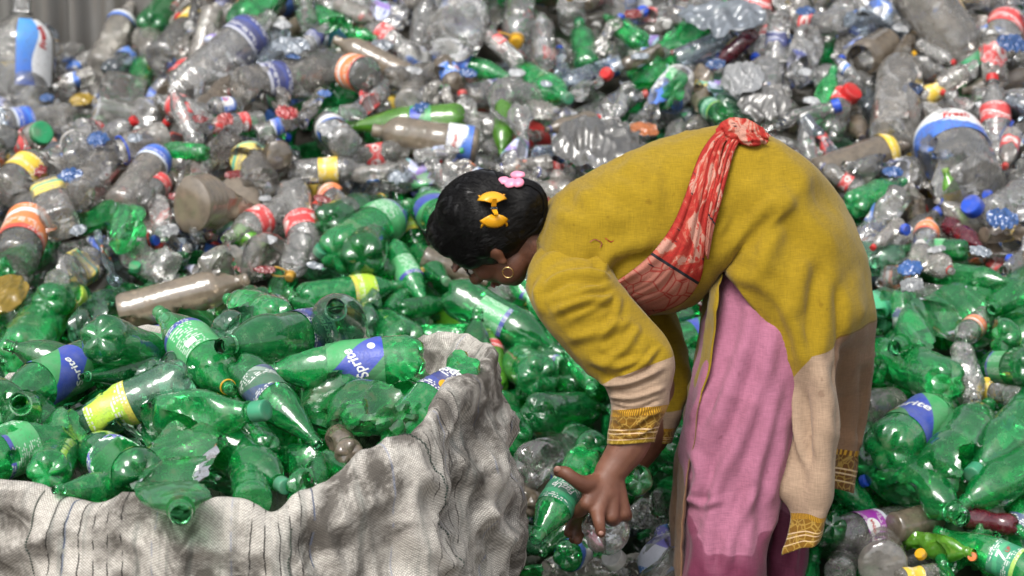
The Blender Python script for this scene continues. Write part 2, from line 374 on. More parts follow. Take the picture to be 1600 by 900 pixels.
def cap_mesh(kind, level, seed):
    key = ('c', kind, level, seed)
    if key not in _cache:
        k = KINDS_B[kind]; L = (1 - k['n']) * k['a']; a = k['a']; R = k['nr'] * .5 * (1.12 if not k.get('wide') else 1.04) + .006
        if k.get('wide'): x0, x1 = k['n'] * a + L * .12, a + .03
        else: x0, x1 = k['n'] * a + L * .34, a + .025
        prof = [(x0, R * .96), (x0 + .01, R), (x1 - .03, R * .98), (x1 - .008, R * .94), (x1, R * .8), (x1, R * .4)]
        sg = 30; V = []
        for i, (x, r) in enumerate(prof):
            th = np.arange(sg) / sg * 2 * np.pi; rr = r * (1 - (.035 if (1 <= i <= 2) else 0) * (np.arange(sg) % 2))
            V.append(np.stack([np.full(sg, x), rr * np.cos(th), rr * np.sin(th)], 1))
        V = np.concatenate(V + [np.array([[x1, 0, 0]])]); F = grid_faces(len(prof), sg, True); c = len(V) - 1
        F += [(c, (len(prof) - 1) * sg + j, (len(prof) - 1) * sg + (j + 1) % sg) for j in range(sg)]
        V = Dent(kind, level, seed)(V)
        _cache[key] = mesh_from('bottle_cap', V, F, True)
    return _cache[key]
def collar_mesh(kind, level, seed):
    key = ('r', kind, level, seed)
    if key not in _cache:
        k = KINDS_B[kind]; L = (1 - k['n']) * k['a']; a = k['a']; R = k['nr'] * .5 * 1.1 + .008; x0 = k['n'] * a + L * .16
        V = np.concatenate([np.stack([np.full(22, x), r * np.cos(np.arange(22) / 22 * 2 * np.pi), r * np.sin(np.arange(22) / 22 * 2 * np.pi)], 1)
                            for x, r in ((x0, R), (x0, R * 1.12), (x0 + .045, R * 1.12), (x0 + .045, R))])
        _cache[key] = mesh_from('neck_collar', Dent(kind, level, seed)(V), grid_faces(4, 22, True), True)
    return _cache[key]
def lab_radius(kind, x, th):
    k = KINDS_B[kind]; p = np.array(k['p']); r = np.interp(x, p[:, 0], p[:, 1])
    if 'sq' in k: e = k['sq']; r = r * (np.abs(np.cos(th)) ** e + np.abs(np.sin(th)) ** e) ** (-1 / e) * .86
    return r * .5
def label_mesh(kind, level, seed, zone, arc=1.0, torn=0):
    key = ('l', kind, level, seed, zone, arc, torn)
    if key not in _cache:
        k = KINDS_B[kind]; nr, nc = 12, 37; xs = np.linspace(zone[0], zone[1], nr); ths = (np.linspace(-.5, .5, nc) * arc) * 2 * np.pi
        V, uv = [], []
        rg = random.Random(seed + 5); j1 = [rg.uniform(0, 6) for _ in range(4)]
        for i, x in enumerate(xs):
            for j, th in enumerate(ths):
                xx = x
                if torn: xx = xx + (zone[1] - zone[0]) * .16 * (math.sin(th * 3 + j1[0]) + .6 * math.sin(th * 7 + j1[1])) * (1 if i > nr / 2 else -.6) * abs(i / (nr - 1) - .5) * 2
                r = float(lab_radius(kind, x, th)) + .012
                V.append((xx * k['a'], r * math.cos(th), r * math.sin(th))); uv.append((j / (nc - 1), i / (nr - 1)))
        V = Dent(kind, level, seed)(V)
        _cache[key] = mesh_from('printed_wrap', V, grid_faces(nr, nc), True, uv)
    return _cache[key]
def handle_mesh(kind, seed):
    """carrying loop that snaps on under the cap"""
    key = ('h', kind, seed)
    if key not in _cache:
        k = KINDS_B[kind]; a = k['a']; x0 = (k['n'] + (1 - k['n']) * .2) * a; R = k['nr'] * .5 * 1.15
        path = [(x0, 0, R), (x0 + .03, 0, R + .06), (x0 + .05, .02, R + .2), (x0 + .08, .14, R + .42), (x0 + .09, .12, R + .5), (x0 + .09, -.12, R + .5), (x0 + .08, -.14, R + .42), (x0 + .05, -.02, R + .2)]
        path = cr([(x0, .10, R * .9), (x0 + .02, .17, R + .12), (x0 + .04, .21, R + .34), (x0 + .05, .17, R + .44), (x0 + .05, 0, R + .46), (x0 + .05, -.17, R + .44), (x0 + .04, -.21, R + .34), (x0 + .02, -.17, R + .12), (x0, -.10, R * .9)], 33)
        V, F = [], []
        n = 8
        for i, p in enumerate(path):
            t = Vector(path[min(i + 1, 32)] - path[max(i - 1, 0)]).normalized(); s1 = t.cross(Vector((1, 0, 0))).normalized(); s2 = Vector((1, 0, 0))
            for j in range(n):
                q = Vector(p) + s1 * .022 * math.cos(j / n * 6.283) + s2 * .034 * math.sin(j / n * 6.283); V.append(q)
        F = grid_faces(33, n, True); b = len(V)
        for x, r in ((x0 - .03, R), (x0 - .03, R + .04), (x0 + .03, R + .04), (x0 + .03, R)):
            for j in range(20): V.append((x, r * math.cos(j / 20 * 6.283), r * math.sin(j / 20 * 6.283)))
        F += [tuple(b + i for i in f) for f in grid_faces(4, 20, True)]
        _cache[key] = mesh_from('carry_handle', V, F, True)
    return _cache[key]
def text_mesh(txt, size, shear=0.25, bold=0.02):
    cu = bpy.data.curves.new('lettering', 'FONT'); cu.body = txt; cu.size = size; cu.shear = shear; cu.offset = bold * size
    cu.align_x = 'CENTER'; cu.align_y = 'CENTER'; cu.resolution_u = 3
    o = bpy.data.objects.new('lettering_tmp', cu); COL.objects.link(o)
    dg = bpy.context.evaluated_depsgraph_get(); me = bpy.data.meshes.new_from_object(o.evaluated_get(dg))
    bpy.data.objects.remove(o); bpy.data.curves.remove(cu)
    bm = bmesh.new(); bm.from_mesh(me); bmesh.ops.triangulate(bm, faces=bm.faces[:])
    bmesh.ops.subdivide_edges(bm, edges=[e for e in bm.edges if e.calc_length() > size * .18], cuts=1)
    V = np.array([v.co[:] for v in bm.verts]); F = [tuple(v.index for v in f.verts) for f in bm.faces]; bm.free(); bpy.data.meshes.remove(me)
    return V, F
def wrap_text(kind, level, seed, txt, size, xc, th0=0.0, rot=0.0, lift=.02, shear=.25, bold=.02):
    """lettering bent round the bottle: reads round the girth with the mouth up; rot turns it"""
    V, F = text_mesh(txt, size, shear, bold); k = KINDS_B[kind]; c, s = math.cos(rot), math.sin(rot)
    out = []
    for u, v, _ in V:
        u, v = u * c - v * s, u * s + v * c
        x = xc * k['a'] + v; r = float(lab_radius(kind, x / k['a'], 0)) + lift; th = th0 + u / r
        out.append((x, r * math.cos(th), r * math.sin(th)))
    return mesh_from('lettering', Dent(kind, level, seed)(out), F, False)
def wrap_patch(kind, level, seed, xc, th0, w, h, lift=.018, shape='rect', rot=0.0):
    """a printed block (emblem, barcode panel) on the wrap"""
    k = KINDS_B[kind]; V, F = [], []
    if shape == 'disc':
        n = 24; pts = [(0, 0)] + [(q * w / 2 * math.cos(t / n * 6.283), q * h / 2 * math.sin(t / n * 6.283)) for q in (.5, 1) for t in range(n)]
        F = [(0, 1 + t, 1 + (t + 1) % n) for t in range(n)] + [(1 + t, 1 + n + t, 1 + n + (t + 1) % n, 1 + (t + 1) % n) for t in range(n)]
    else:
        pts = [((i / 8 - .5) * w, (j / 4 - .5) * h) for j in range(5) for i in range(9)]; F = grid_faces(5, 9)
    c, s = math.cos(rot), math.sin(rot)
    for u, v in pts:
        u, v = u * c - v * s, u * s + v * c
        x = xc * k['a'] + v; r = float(lab_radius(kind, x / k['a'], 0)) + lift; th = th0 + u / r
        V.append((x, r * math.cos(th), r * math.sin(th)))
    return mesh_from('printed_block', Dent(kind, level, seed)(V), F, False)

# ---------------------------------------------------------------- putting bottles down
BOT = []            # every bottle: dict(o=root, px=, seg=(A,B), r=, attrs)
CAP_A, CAP_B, CAP_R = [], [], []
def frame(axis, roll, pos):
    X = axis.normalized(); tocam = (CAM - pos).normalized(); Y = (tocam - X * tocam.dot(X))
    if Y.length < .05: Y = UP - X * UP.dot(X)
    Y.normalize(); Z = X.cross(Y)
    m = Matrix((X, Y, Z)).transposed()
    return m @ Matrix.Rotation(roll, 3, 'X')
NAME_OF = {'green': 'green_bottle', 'green_dark': 'green_bottle', 'green_pale': 'green_bottle', 'green_dirty': 'green_bottle', 'lime': 'lime_bottle', 'clear': 'clear_bottle',
           'clear_dusty': 'clear_bottle', 'brown': 'muddy_bottle', 'bluish': 'clear_bottle', 'maroon': 'maroon_bottle'}
def build_bottle(kind, mat, base, axis, dia, o):
    level = o.get('crush', 0); seed = o.get('seed', 0)
    name = o.get('name') or {'jar': 'plastic_jar', 'jug': 'water_jug'}.get(kind) or NAME_OF[mat]
    root = obj(name, body_mesh(kind, level, seed), M[mat])
    m3 = frame(axis, o.get('roll', 0.0), base); root.matrix_world = Matrix.Translation(base) @ m3.to_4x4() @ Matrix.Scale(dia, 4)
    if o.get('cap'): obj('cap', cap_mesh(kind, level, seed), M['cap_' + o['cap']], root)
    if o.get('ring'): obj('neck_collar', collar_mesh(kind, level, seed), M['cap_' + o['ring']], root)
    if o.get('handle'): obj('handle', handle_mesh(kind, 0), M['cap_' + o['handle']], root)
    if o.get('lab'):
        z = o.get('lz') or KINDS_B[kind]['lz']
        lb = obj('wrap_label', label_mesh(kind, level, seed, z, o.get('arc', 1.0), o.get('torn', 0)), LM[o['lab']], root)
        for t in o.get('text', []):
            obj('lettering', wrap_text(kind, level, seed, *t[:2], **t[2]), LM[t[3]] if t[3] in LM else M[t[3]], lb)
        for t in o.get('patch', []):
            obj('printed_block', wrap_patch(kind, level, seed, *t[:5], **(t[6] if len(t) > 6 else {})), LM[t[5]] if t[5] in LM else M[t[5]], lb)
    L = KINDS_B[kind]['a'] * dia; X = m3 @ Vector((1, 0, 0))
    A = base + X * (dia * .4); B = base + X * (L * .72)
    CAP_A.append(A); CAP_B.append(B); CAP_R.append(dia * .5 * (.8 if level > 1 else 1))
    mid = base + X * (L * .5); px, py, d = project(mid); nx, ny, _ = project(base + X * L); bx, by, _ = project(base)
    BOT.append(dict(o=root, kind=kind, mat=mat, px=px, py=py, d=d, dx=nx - bx, dy=ny - by, dia=dia, opt=o))
    return root
def put(kind, mat, xb, yb, xn, yn, dia_px, depth=None, **o):
    """a bottle the photo shows: base and mouth under these pixels, this many pixels thick, resting on the heap (or at a given depth)"""
    k = KINDS_B[kind]; xm, ym = (xb + xn) / 2, (yb + yn) / 2
    d = depth if depth else on_heap(xm, ym, o.get('lift', 0.0)) 
    ppm = FPX / d; dia = dia_px / ppm; d -= dia * .4
    dia = dia_px * d / FPX; L = k['a'] * dia; l = math.hypot(xn - xb, yn - yb) * d / FPX
    dd = math.sqrt(max(0.0, L * L - l * l)); s = o.get('s')
    if s is None: s = 1 if yn > yb else -1
    dd = min(dd, L * .95); tilt = -s * dd
    Bp = at(xb, yb, d - tilt / 2 + (o.get('fwd', 0))); Np = at(xn, yn, d + tilt / 2 + o.get('fwd', 0))
    ax = (Np - Bp).normalized()
    if s > 0 and dd > L * .6: Bp = at(xb, yb, d + .02 + L * .25) if False else Bp
    o.setdefault('seed', len(BOT) % 4)
    return build_bottle(kind, mat, Bp, ax, dia, o)

# ---------------------------------------------------------------- setting: ground, mound under the bottles, sheet-metal fence
def ground_sheet():
    V, F = [], []
    xs = [-60, -20, -8, -4, 0, 4, 8, 20, 60]; ys = [-40, -10, -3, 0, 3, 6, 12, 30, 80]
    V = [(x, y, -.004) for y in ys for x in xs]; F = grid_faces(9, 9)
    t = NT('packed_earth'); c = t.coords(False)
    n1 = t.n('TexNoise', Vector=c, Scale=3.0, Detail=8.0).outputs['Fac']; n2 = t.n('TexNoise', Vector=c, Scale=40.0, Detail=4.0).outputs['Fac']
    col = t.mixc(n1, (0.07, 0.06, 0.05), (0.16, 0.135, 0.105))
    p = t.n('BsdfPrincipled', Base_Color=col, Roughness=0.95, Normal=t.n('Bump', Strength=0.5, Distance=0.02, Height=n2).outputs[0])
    g = obj('ground', mesh_from('ground', V, F, False), t.done(p.outputs[0])); tag(g, 'packed brown earth ground around the heap', None, None, 'structure')
    nx, ny = 90, 70; V = []
    for j in range(ny):
        for i in range(nx):
            x = -3.2 + 6.4 * i / (nx - 1); y = 3.7 + 4.6 * j / (ny - 1)
            z = max(-.01, heap_z(x, y) - .20 + .04 * mnoise.noise(Vector((x * 5, y * 5, 1)))); V.append((x, y, z))
    m = obj('heap_mound', mesh_from('heap_mound', V, grid_faces(ny, nx)), plain('heap_grime', (0.11, 0.10, 0.085), .9, .2, .4, .4))
    tag(m, 'dark compacted rubbish mound under the bottles', None, None, 'structure')
ground_sheet()
def fence():
    t = NT('weathered_zinc'); c = t.coords()
    n1 = t.n('TexNoise', Vector=c, Scale=4.0, Detail=7.0).outputs['Fac']; n2 = t.n('TexNoise', Vector=t.n('Mapping', Vector=c, Scale=(30, 30, 2)).outputs[0], Scale=1.0, Detail=4.0).outputs['Fac']
    col = t.mixc(n1, (0.22, 0.215, 0.205), (0.12, 0.115, 0.105)); col = t.mixc(t.ramp(n2, [(.55, 0.0), (.75, .6)]), col, (0.15, 0.12, 0.09))
    zinc = t.done(t.n('BsdfPrincipled', Base_Color=col, Roughness=.5, Metallic=.35).outputs[0])
    f = empty('sheet_metal_fence', (-1.9, 6.95, 0)); tag(f, 'grey corrugated metal fence behind the heap', 'fence')
    for i in range(5):
        x0 = -.38 + .62 * i - .9; n = 49; V = []
        for z in (0.0, .9, 1.5, 2.35):
            for j in range(n):
                u = j / (n - 1); V.append((x0 + u * .66, .02 * math.cos(u * 6.283 * 6) + .03 * (i % 2) + .01 * z * math.sin(i * 3), z))
        nb = len(V); F = grid_faces(4, n)
        V += [(v[0], v[1] + .0025, v[2]) for v in V]; F += [tuple(nb + q for q in reversed(a)) for a in grid_faces(4, n)]
        obj('sheet', mesh_from('corrugated_sheet', V, F), zinc, f)
    for z in (.55, 1.9):
        V = [(x, y, zz) for x in (-1.4, 1.9) for y in (.07, .11) for zz in (z, z + .06)]
        obj('rail', mesh_from('fence_rail', V, [(0, 1, 3, 2), (4, 6, 7, 5), (0, 4, 5, 1), (2, 3, 7, 6), (0, 2, 6, 4), (1, 5, 7, 3)], False), plain('old_timber', (.2, .15, .1), .8), f)
    V = [(x, y, zz) for x in (.62, .66) for y in (-.06, -.03) for zz in (0, 2.5)]
fence()

# ---------------------------------------------------------------- bottles of the heap that can be recognised in the photo
# (kind, plastic, base x, y, mouth x, y, thickness; all in photo pixels, laid on the heap)
put('jug', 'clear', 28, 215, 34, -10, 112, lab='panel', lz=(.36, .84), arc=.18, roll=.45, crush=0, text=[('Fresh', .15, dict(xc=.70, th0=.2, rot=1.5708, shear=.3, bold=.03), 'cap_red')], desc='big clear water jug with a tall blue and white label by the metal fence', short='tall blue and white label')
put('square', 'clear', 178, 205, 196, 130, 92, s=-1, crush=1, cap='red', desc='square clear bottle showing its whitish base toward the camera', short='square whitish bottle base')
put('water', 'clear_dusty', 155, 108, 205, 5, 48, s=-1, lab='whiteblue', lz=(.66, .74), desc='dusty clear bottle, round base outward, beside the metal fence')
put('jar', 'clear', 48, 145, 20, 120, 60, s=-1, desc='dull clear jar under the tall blue and white label')
put('water', 'clear', 0, 195, 130, 180, 48, lab='blue', lz=(.1, .3), crush=1, desc='clear bottle with a blue-banded foot under the tall label')
put('cone', 'green', 232, 45, 285, -20, 50, ring='yellow', desc='green bottle sticking up above the yellow-labelled clear bottle')
put('water', 'clear', 250, 95, 335, 10, 58, lab='yellow', lz=(.5, .75), desc='clear ribbed bottle with a pale yellow label pointing up', short='pale yellow label')
put('ribbed', 'clear', 285, 145, 425, 25, 72, lab='navy', lz=(.6, .78), crush=1, desc='clear ribbed bottle with a dark navy collar band', short='navy collar band')
put('soda', 'green', 378, 45, 450, -55, 66, desc='large green bottle at the top of the heap above the navy collar band')
put('contour', 'green', 218, 148, 222, 85, 40, s=-1, desc='small green bottle, round end outward, below the white carrying loop')
put('jug', 'clear_dusty', 230, 60, 250, 100, 55, s=1, handle='white', cap='yellow', desc='dusty jug with a white carrying loop and yellow cap', short='white carrying loop')
put('ribbed', 'clear_dusty', 372, 138, 525, 112, 66, lab='navy', lz=(.2, .42), crush=1, desc='dusty ribbed bottle with a wide navy label lying flat', short='wide navy label')
put('water', 'bluish', 420, 110, 440, 30, 45, crush=1, cap='white', desc='bluish clear bottle above the wide navy label')
put('contour', 'clear', 330, 185, 235, 150, 40, lab='red', desc='clear bottle with a red label above the square whitish base', short='red label over the square base')
put('water', 'clear', 575, 118, 480, 95, 56, lab='orange', lz=(.05, .28), s=-1, desc='clear bottle, base outward, with an orange and white label', short='orange and white label')
put('water', 'brown', 640, 120, 520, 60, 40, desc='long muddy bottle lying above the orange and white label')
put('water', 'clear', 648, 122, 672, -20, 42, lab='whiteblue', lz=(.08, .34), desc='ribbed clear bottle pointing up with a white and blue label', short='upright white and blue label')
put('contour', 'clear', 650, 90, 560, 25, 36, lab='red', desc='clear bottle with red label at the top, beside a blue cap', cap='red')
put('jar', 'clear_dusty', 639, 162, 650, 140, 47, s=-1, desc='small dusty jar showing its round base, under the upright white and blue label')
put('jug', 'clear', 700, 75, 735, 5, 92, lab='lilac', lz=(.78, .86), crush=1, desc='broad clear jug with deep ribs at the top of the heap', short='broad ribbed jug')
put('ribbed', 'clear', 815, -10, 806, 72, 50, handle='yellow', cap='yellow', desc='ribbed clear bottle with a yellow carrying loop at the top', short='yellow carrying loop')
put('ribbed', 'clear', 850, 100, 846, 20, 40, desc='upright ribbed clear bottle beside the yellow carrying loop')
put('jar', 'clear', 778, 150, 850, 160, 58, s=-1, desc='clear jar with a bright round base toward the camera', short='bright round jar base')
put('cone', 'green', 706, 92, 812, 128, 34, ring='yellow', lab='blue', lz=(.1, .3), arc=.4, desc='slim green bottle with a yellow neck ring pointing down', short='slim green bottle with yellow ring')
put('soda', 'green', 815, 118, 890, 155, 52, cap='pale', desc='bright green bottle at the mouth end of the slim ringed bottle')
put('ribbed', 'brown', 748, 228, 580, 203, 58, lab='whiteblue', lz=(.06, .30), text=[('Fresh', .16, dict(xc=.22, th0=.1), 'cap_red')], desc='muddy ribbed bottle with a wide white and blue label, above the hair', short='muddy bottle with white and blue label')
put('soda', 'lime', 790, 160, 783, 245, 34, desc='lime green bottle standing mouth down above the hair clips')
put('contour', 'green', 918, 108, 904, 30, 40, cap='green', desc='upright green bottle with a green cap', short='upright green-capped bottle')
put('cone', 'green', 1004, 68, 945, 25, 36, desc='small green bottle lying at the top beside the pale film bag')
put('jug', 'clear', 895, 40, 890, -5, 45, handle='white', cap='yellow', s=1, desc='clear jug with a white carrying loop at the very top')
put('jar', 'clear', 1190, 50, 1180, -20, 44, lab='red2', lz=(.4, .85), s=-1, desc='clear jar with a red band beside the pale film bag', short='red-banded jar')
put('soda', 'clear', 1020, 190, 1085, 100, 62, lab='whiteblue', lz=(.05, .85), arc=.5, crush=2, desc='flattened bottle with a large white and blue wrap', short='large white and blue wrap')
put('soda', 'green', 1055, 150, 990, 115, 62, crush=3, lab='greentext', desc='crushed green bottle beside the large white and blue wrap')
put('soda', 'green_pale', 1160, 170, 1110, 115, 60, crush=3, lab='lilac', lz=(.2, .7), desc='crumpled pale bottle with a lilac patterned wrap above the scarf knot', short='lilac patterned wrap')
put('jug', 'clear', 1190, 150, 1200, 95, 60, handle='white', desc='clear jug with a white carrying loop beside the crumpled silver bottle', short='white-looped jug')
put('soda', 'clear', 1250, 120, 1275, 30, 56, crush=2, lab='navy', lz=(.05, .2), desc='crumpled silvery clear bottle with a dark foot band', short='crumpled silvery bottle')
put('jar', 'brown', 1385, 70, 1340, 95, 58, s=1, desc='muddy wide-mouthed jar with its open mouth outward', short='open muddy jar')
put('jar', 'clear_dusty', 1425, -25, 1530, 122, 92, cap='green', desc='long dusty jar with a broad green lid', short='broad green lid')
put('contour', 'clear', 1562, 262, 1550, 115, 48, lab='red2', cap='red', desc='clear cola-shaped bottle with a red label and red cap at the right edge', short='red-labelled red-capped bottle')
put('contour', 'clear', 1295, 215, 1335, 110, 44, lab='red', crush=1, desc='clear bottle with a big red label behind the woman\'s hip', short='big red label')
put('water', 'clear_dusty', 1395, 220, 1412, 70, 76, crush=1, desc='large dark dusty bottle standing upright under the open muddy jar', short='large dark upright bottle')
put('soda', 'green', 1275, 210, 1305, 100, 40, crush=1, desc='green bottle standing behind the big red label')
put('jug', 'clear', 1520, 300, 1465, 185, 112, lab='whiteblue', lz=(.45, .85), crush=1, text=[('Fresh', .18, dict(xc=.62, th0=.5), 'cap_red')], desc='large clear jug with a white and blue shoulder label', short='white and blue shoulder label')
put('ribbed', 'brown', 1275, 275, 1425, 222, 58, lab='yellow', lz=(.72, .84), desc='muddy ribbed bottle with a small yellow label, above the hip', short='muddy bottle with small yellow label')
put('cone', 'green', 1330, 322, 1420, 280, 46, desc='green bottle lying against the mustard tunic')
put('contour', 'lime', 1503, 355, 1474, 255, 28, lab='yellow', lz=(.35, .6), cap='lime', desc='slim lime bottle with a yellow label standing upright', short='slim lime bottle')
put('water', 'clear', 1545, 335, 1620, 285, 50, desc='clear ribbed bottle beside the slim lime bottle')
put('water', 'clear', 1440, 400, 1452, 345, 40, lab='orange', lz=(.5, .8), cap='orange', s=-1, desc='clear bottle with an orange label and orange cap')
put('contour', 'maroon', 1480, 350, 1530, 385, 34, desc='maroon bottle lying under the slim lime bottle', short='maroon bottle')
put('soda', 'green', 1512, 392, 1415, 388, 36, lab='greentext', desc='small green bottle with white print lying level')
put('soda', 'green', 1465, 428, 1570, 440, 42, desc='smooth green bottle below the small printed green bottle')
put('contour', 'clear', 1430, 415, 1370, 445, 40, lab='orange', crush=1, desc='clear bottle with orange wrap beside the tunic')
put('soda', 'green', 1540, 480, 1380, 550, 92, crush=3, desc='big flattened green bottle with sharp creases', short='big flattened green bottle')
put('soda', 'green', 1490, 605, 1355, 540, 76, crush=1, desc='long green bottle pointing at the tunic hem')
put('water', 'clear', 1500, 550, 1525, 625, 46, s=1, crush=1, desc='clear ribbed bottle standing mouth down', short='upside-down clear ribbed bottle')
put('contour', 'clear', 1600, 625, 1515, 600, 38, lab='yellow', crush=1, desc='crumpled clear bottle with a pale yellow label')
put('water', 'clear', 1540, 495, 1495, 535, 40, lab='orange', lz=(.4, .6), desc='clear bottle with an orange band above the upside-down ribbed one')
put('jug', 'clear_dusty', 1340, 640, 1425, 632, 62, handle='white', cap='white', desc='dusty clear jug with a white loop and white cap', short='white-capped dusty jug')
put('soda', 'green', 1380, 705, 1500, 620, 86, lab='greenblue', lz=(.22, .60), seed=1, roll=-.5, crush=0, text=[('Sprite', .34, dict(xc=.40, th0=-.55, rot=.25), 'lettering')],
    patch=[(.30, -.95, .30, .18, .02, 'cap_yellow', dict(shape='disc'))], desc='green bottle with a green and blue wrap lettered Sprite beside the hem', short='Sprite bottle by the hem')
put('soda', 'green', 1335, 690, 1490, 800, 98, crush=1, desc='very large green bottle lying below the lettered Sprite wrap', short='very large green bottle')
put('soda', 'green_dark', 1465, 745, 1550, 625, 86, crush=1, desc='dark green bottle leaning up beside the Sprite bottle')
put('soda', 'green', 1640, 620, 1510, 750, 84, cap='pale', desc='green bottle with a pale cap pointing down at the right edge')
put('soda', 'green_dark', 1650, 700, 1485, 800, 76, desc='lowest of the three large green bottles at the right edge')
put('water', 'clear', 1438, 815, 1268, 845, 66, lab='purple', lz=(.44, .66), seed=2, roll=.35, crush=1, patch=[(.60, -.15, .42, .42, .018, 'lettering', dict(shape='disc'))],
    text=[('SENA', .14, dict(xc=.60, th0=-.15, lift=.026, shear=0), 'cap_red')], desc='clear ribbed bottle with a purple wrap lettered SENA', short='purple-wrapped bottle')
put('jar', 'brown', 1395, 825, 1470, 805, 50, desc='muddy brown jar behind the purple-wrapped bottle')
put('contour', 'maroon', 1590, 822, 1455, 800, 36, cap='white', desc='maroon bottle lying above the lettered 7UP bottle')
put('cone', 'green', 1640, 905, 1478, 835, 58, lab='teal', lz=(.24, .47), seed=0, roll=.2, text=[('7', .42, dict(xc=.37, th0=-.1, shear=.15, bold=.03), 'lettering'), ('UP', .16, dict(xc=.35, th0=.42, shear=.15), 'cap_red')],
    desc='green bottle with a dark green wrap lettered 7UP', short='lettered 7UP bottle')
put('soda', 'lime', 1410, 850, 1510, 862, 46, crush=2, desc='crushed lime green bottle under the purple-wrapped one')
put('jar', 'clear_dusty', 1380, 885, 1372, 850, 78, s=-1, desc='dark dusty jar with its wide round base outward', short='dark round jar base')
put('soda', 'green_dark', 1300, 818, 1290, 870, 52, crush=1, s=-1, desc='dark green bottle base beside the dark round jar')
put('jar', 'clear', 1312, 895, 1320, 865, 50, s=-1, desc='small clear jar between the hem and the dark round jar')
put('contour', 'clear_dusty', 1400, 905, 1500, 890, 34, lab='yellow', lz=(.1, .4), desc='dusty bottle with a yellow wrap at the bottom edge')
put('soda', 'green', 1620, 575, 1535, 575, 66, lab='greentext', arc=.3, desc='green bottle with a white printed block at the right edge')
# left and middle of the heap
put('contour', 'clear', 455, 290, 488, 415, 56, lab='red', s=1, desc='clear bottle hanging mouth down with a red label, beside a lime bottle', short='red-labelled bottle pointing down')
put('contour', 'clear', 462, 315, 355, 372, 50, lab='red', desc='clear bottle with a red label crossing the one that points down')
put('contour', 'lime', 332, 345, 420, 388, 34, lab='darkgreen', lz=(.2, .45), cap='lime', desc='small lime bottle with a dark wrap', short='small lime bottle')
put('soda', 'green', 215, 365, 112, 340, 68, crush=3, desc='crumpled green bottle amid clear ones, upper left of the sack', short='crumpled green bottle among clear ones')
put('jug', 'brown', 290, 320, 400, 305, 92, crush=1, desc='rounded muddy jug below the blue-banded bottle', short='rounded muddy jug')
put('square', 'clear', 95, 352, 70, 280, 66, s=-1, lab='yellowteal', desc='square clear bottle with a yellow and teal label', short='yellow and teal label')
put('water', 'clear', 22, 410, 62, 300, 72, lab='orange', lz=(.2, .55), desc='clear bottle with a big orange and white wrap at the left edge', short='big orange and white wrap')
put('jug', 'clear_dusty', 5, 300, 68, 245, 62, lab='yellow', handle='white', desc='dusty jug with a yellow label and white loop at the left edge', short='yellow-labelled jug')
put('water', 'clear_dusty', 185, 325, 262, 225, 56, lab='blue', lz=(.62, .78), desc='clear bottle with a bright blue band', short='bright blue band')
put('water', 'clear_dusty', 125, 310, 175, 235, 58, crush=1, desc='dusty clear bottle between the bright blue band and the yellow-labelled jug')
put('contour', 'clear', 215, 320, 268, 270, 40, lab='red', desc='clear bottle with a small red label beside the bright blue band')
put('jug', 'clear_dusty', 410, 290, 375, 225, 60, lab='yellowteal', lz=(.5, .75), crush=1, desc='dusty jug with a green and yellow label below the wide navy label', short='green and yellow jug label')
put('ribbed', 'clear', 450, 270, 580, 262, 42, lab='yellow', lz=(.4, .65), desc='clear bottle with a pale yellow middle band lying level', short='pale yellow middle band')
put('water', 'clear', 540, 225, 500, 185, 50, lab='whiteblue', desc='clear bottle with a white and blue label, under the orange and white label')
put('contour', 'clear', 545, 335, 500, 290, 46, lab='orange', crush=1, desc='clear bottle with a salmon orange wrap above the green ones', short='salmon orange wrap')
put('water', 'brown', 185, 490, 405, 432, 62, crush=1, lift=.03, desc='long tan muddy bottle lying along the back of the sack', short='long tan muddy bottle')
put('soda', 'clear_dusty', 330, 430, 450, 380, 76, crush=2, desc='flattened dusty bottle above the long tan one')
put('square', 'clear', 270, 420, 180, 380, 66, crush=2, desc='crushed clear bottle above the long tan one')
put('jug', 'clear', 470, 375, 452, 435, 46, s=1, handle='yellow', cap='yellow', desc='clear jug with a yellow loop and yellow screw cap above the sack', short='yellow screw cap')
put('water', 'clear', 85, 440, 160, 400, 55, lab='yellowteal', crush=2, desc='crushed clear bottle with a teal and yellow label, upper left of the sack')
put('soda', 'green', 30, 560, 90, 460, 84, crush=1, desc='green bottle at the left edge behind the sack')
put('soda', 'green_pale', 120, 520, 180, 460, 56, crush=2, desc='pale crushed green bottle behind the sack, under the long tan bottle')
put('soda', 'green', 70, 470, 140, 465, 56, lab='limey', arc=.5, crush=1, desc='green bottle with a lime wrap behind the sack')
put('soda', 'green', 0, 425, 85, 380, 52, crush=1, desc='green bottle at the left edge under the big orange and white wrap')
put('soda', 'green', 520, 400, 640, 320, 76, lab='greentext', lz=(.5, .7), desc='green bottle with a printed green wrap to the left of the hair', short='printed green wrap by the hair')
put('soda', 'green_dark', 565, 405, 585, 350, 72, s=-1, desc='dark green bottle showing its five-lobed base, below the printed green wrap', short='dark five-lobed base')
put('cone', 'green_dark', 505, 350, 600, 310, 56, ring='yellow', desc='dark green bottle with yellow neck ring above the five-lobed base')
put('soda', 'green', 660, 320, 720, 360, 70, lab='greenblue', crush=1, desc='green bottle with a blue wrap against the hair')
put('soda', 'green', 465, 470, 625, 445, 54, lab='limey', lz=(.5, .72), desc='green bottle with a lime yellow wrap above the sack', short='lime yellow wrap above the sack')
put('cone', 'green', 612, 385, 668, 480, 44, s=1, lab='greentext', lz=(.3, .6), desc='slim green bottle pointing down, left of the face', short='slim green bottle pointing down')
put('cone', 'green_dark', 650, 395, 700, 442, 44, cap='green', desc='dark green capped bottle left of the face')
put('ribbed', 'brown', 660, 400, 780, 450, 38, desc='thin muddy bottle lying below the face')
put('soda', 'green', 700, 455, 880, 555, 68, lab='greentext', arc=.25, desc='long green bottle sloping down below the face', short='long green bottle below the face')
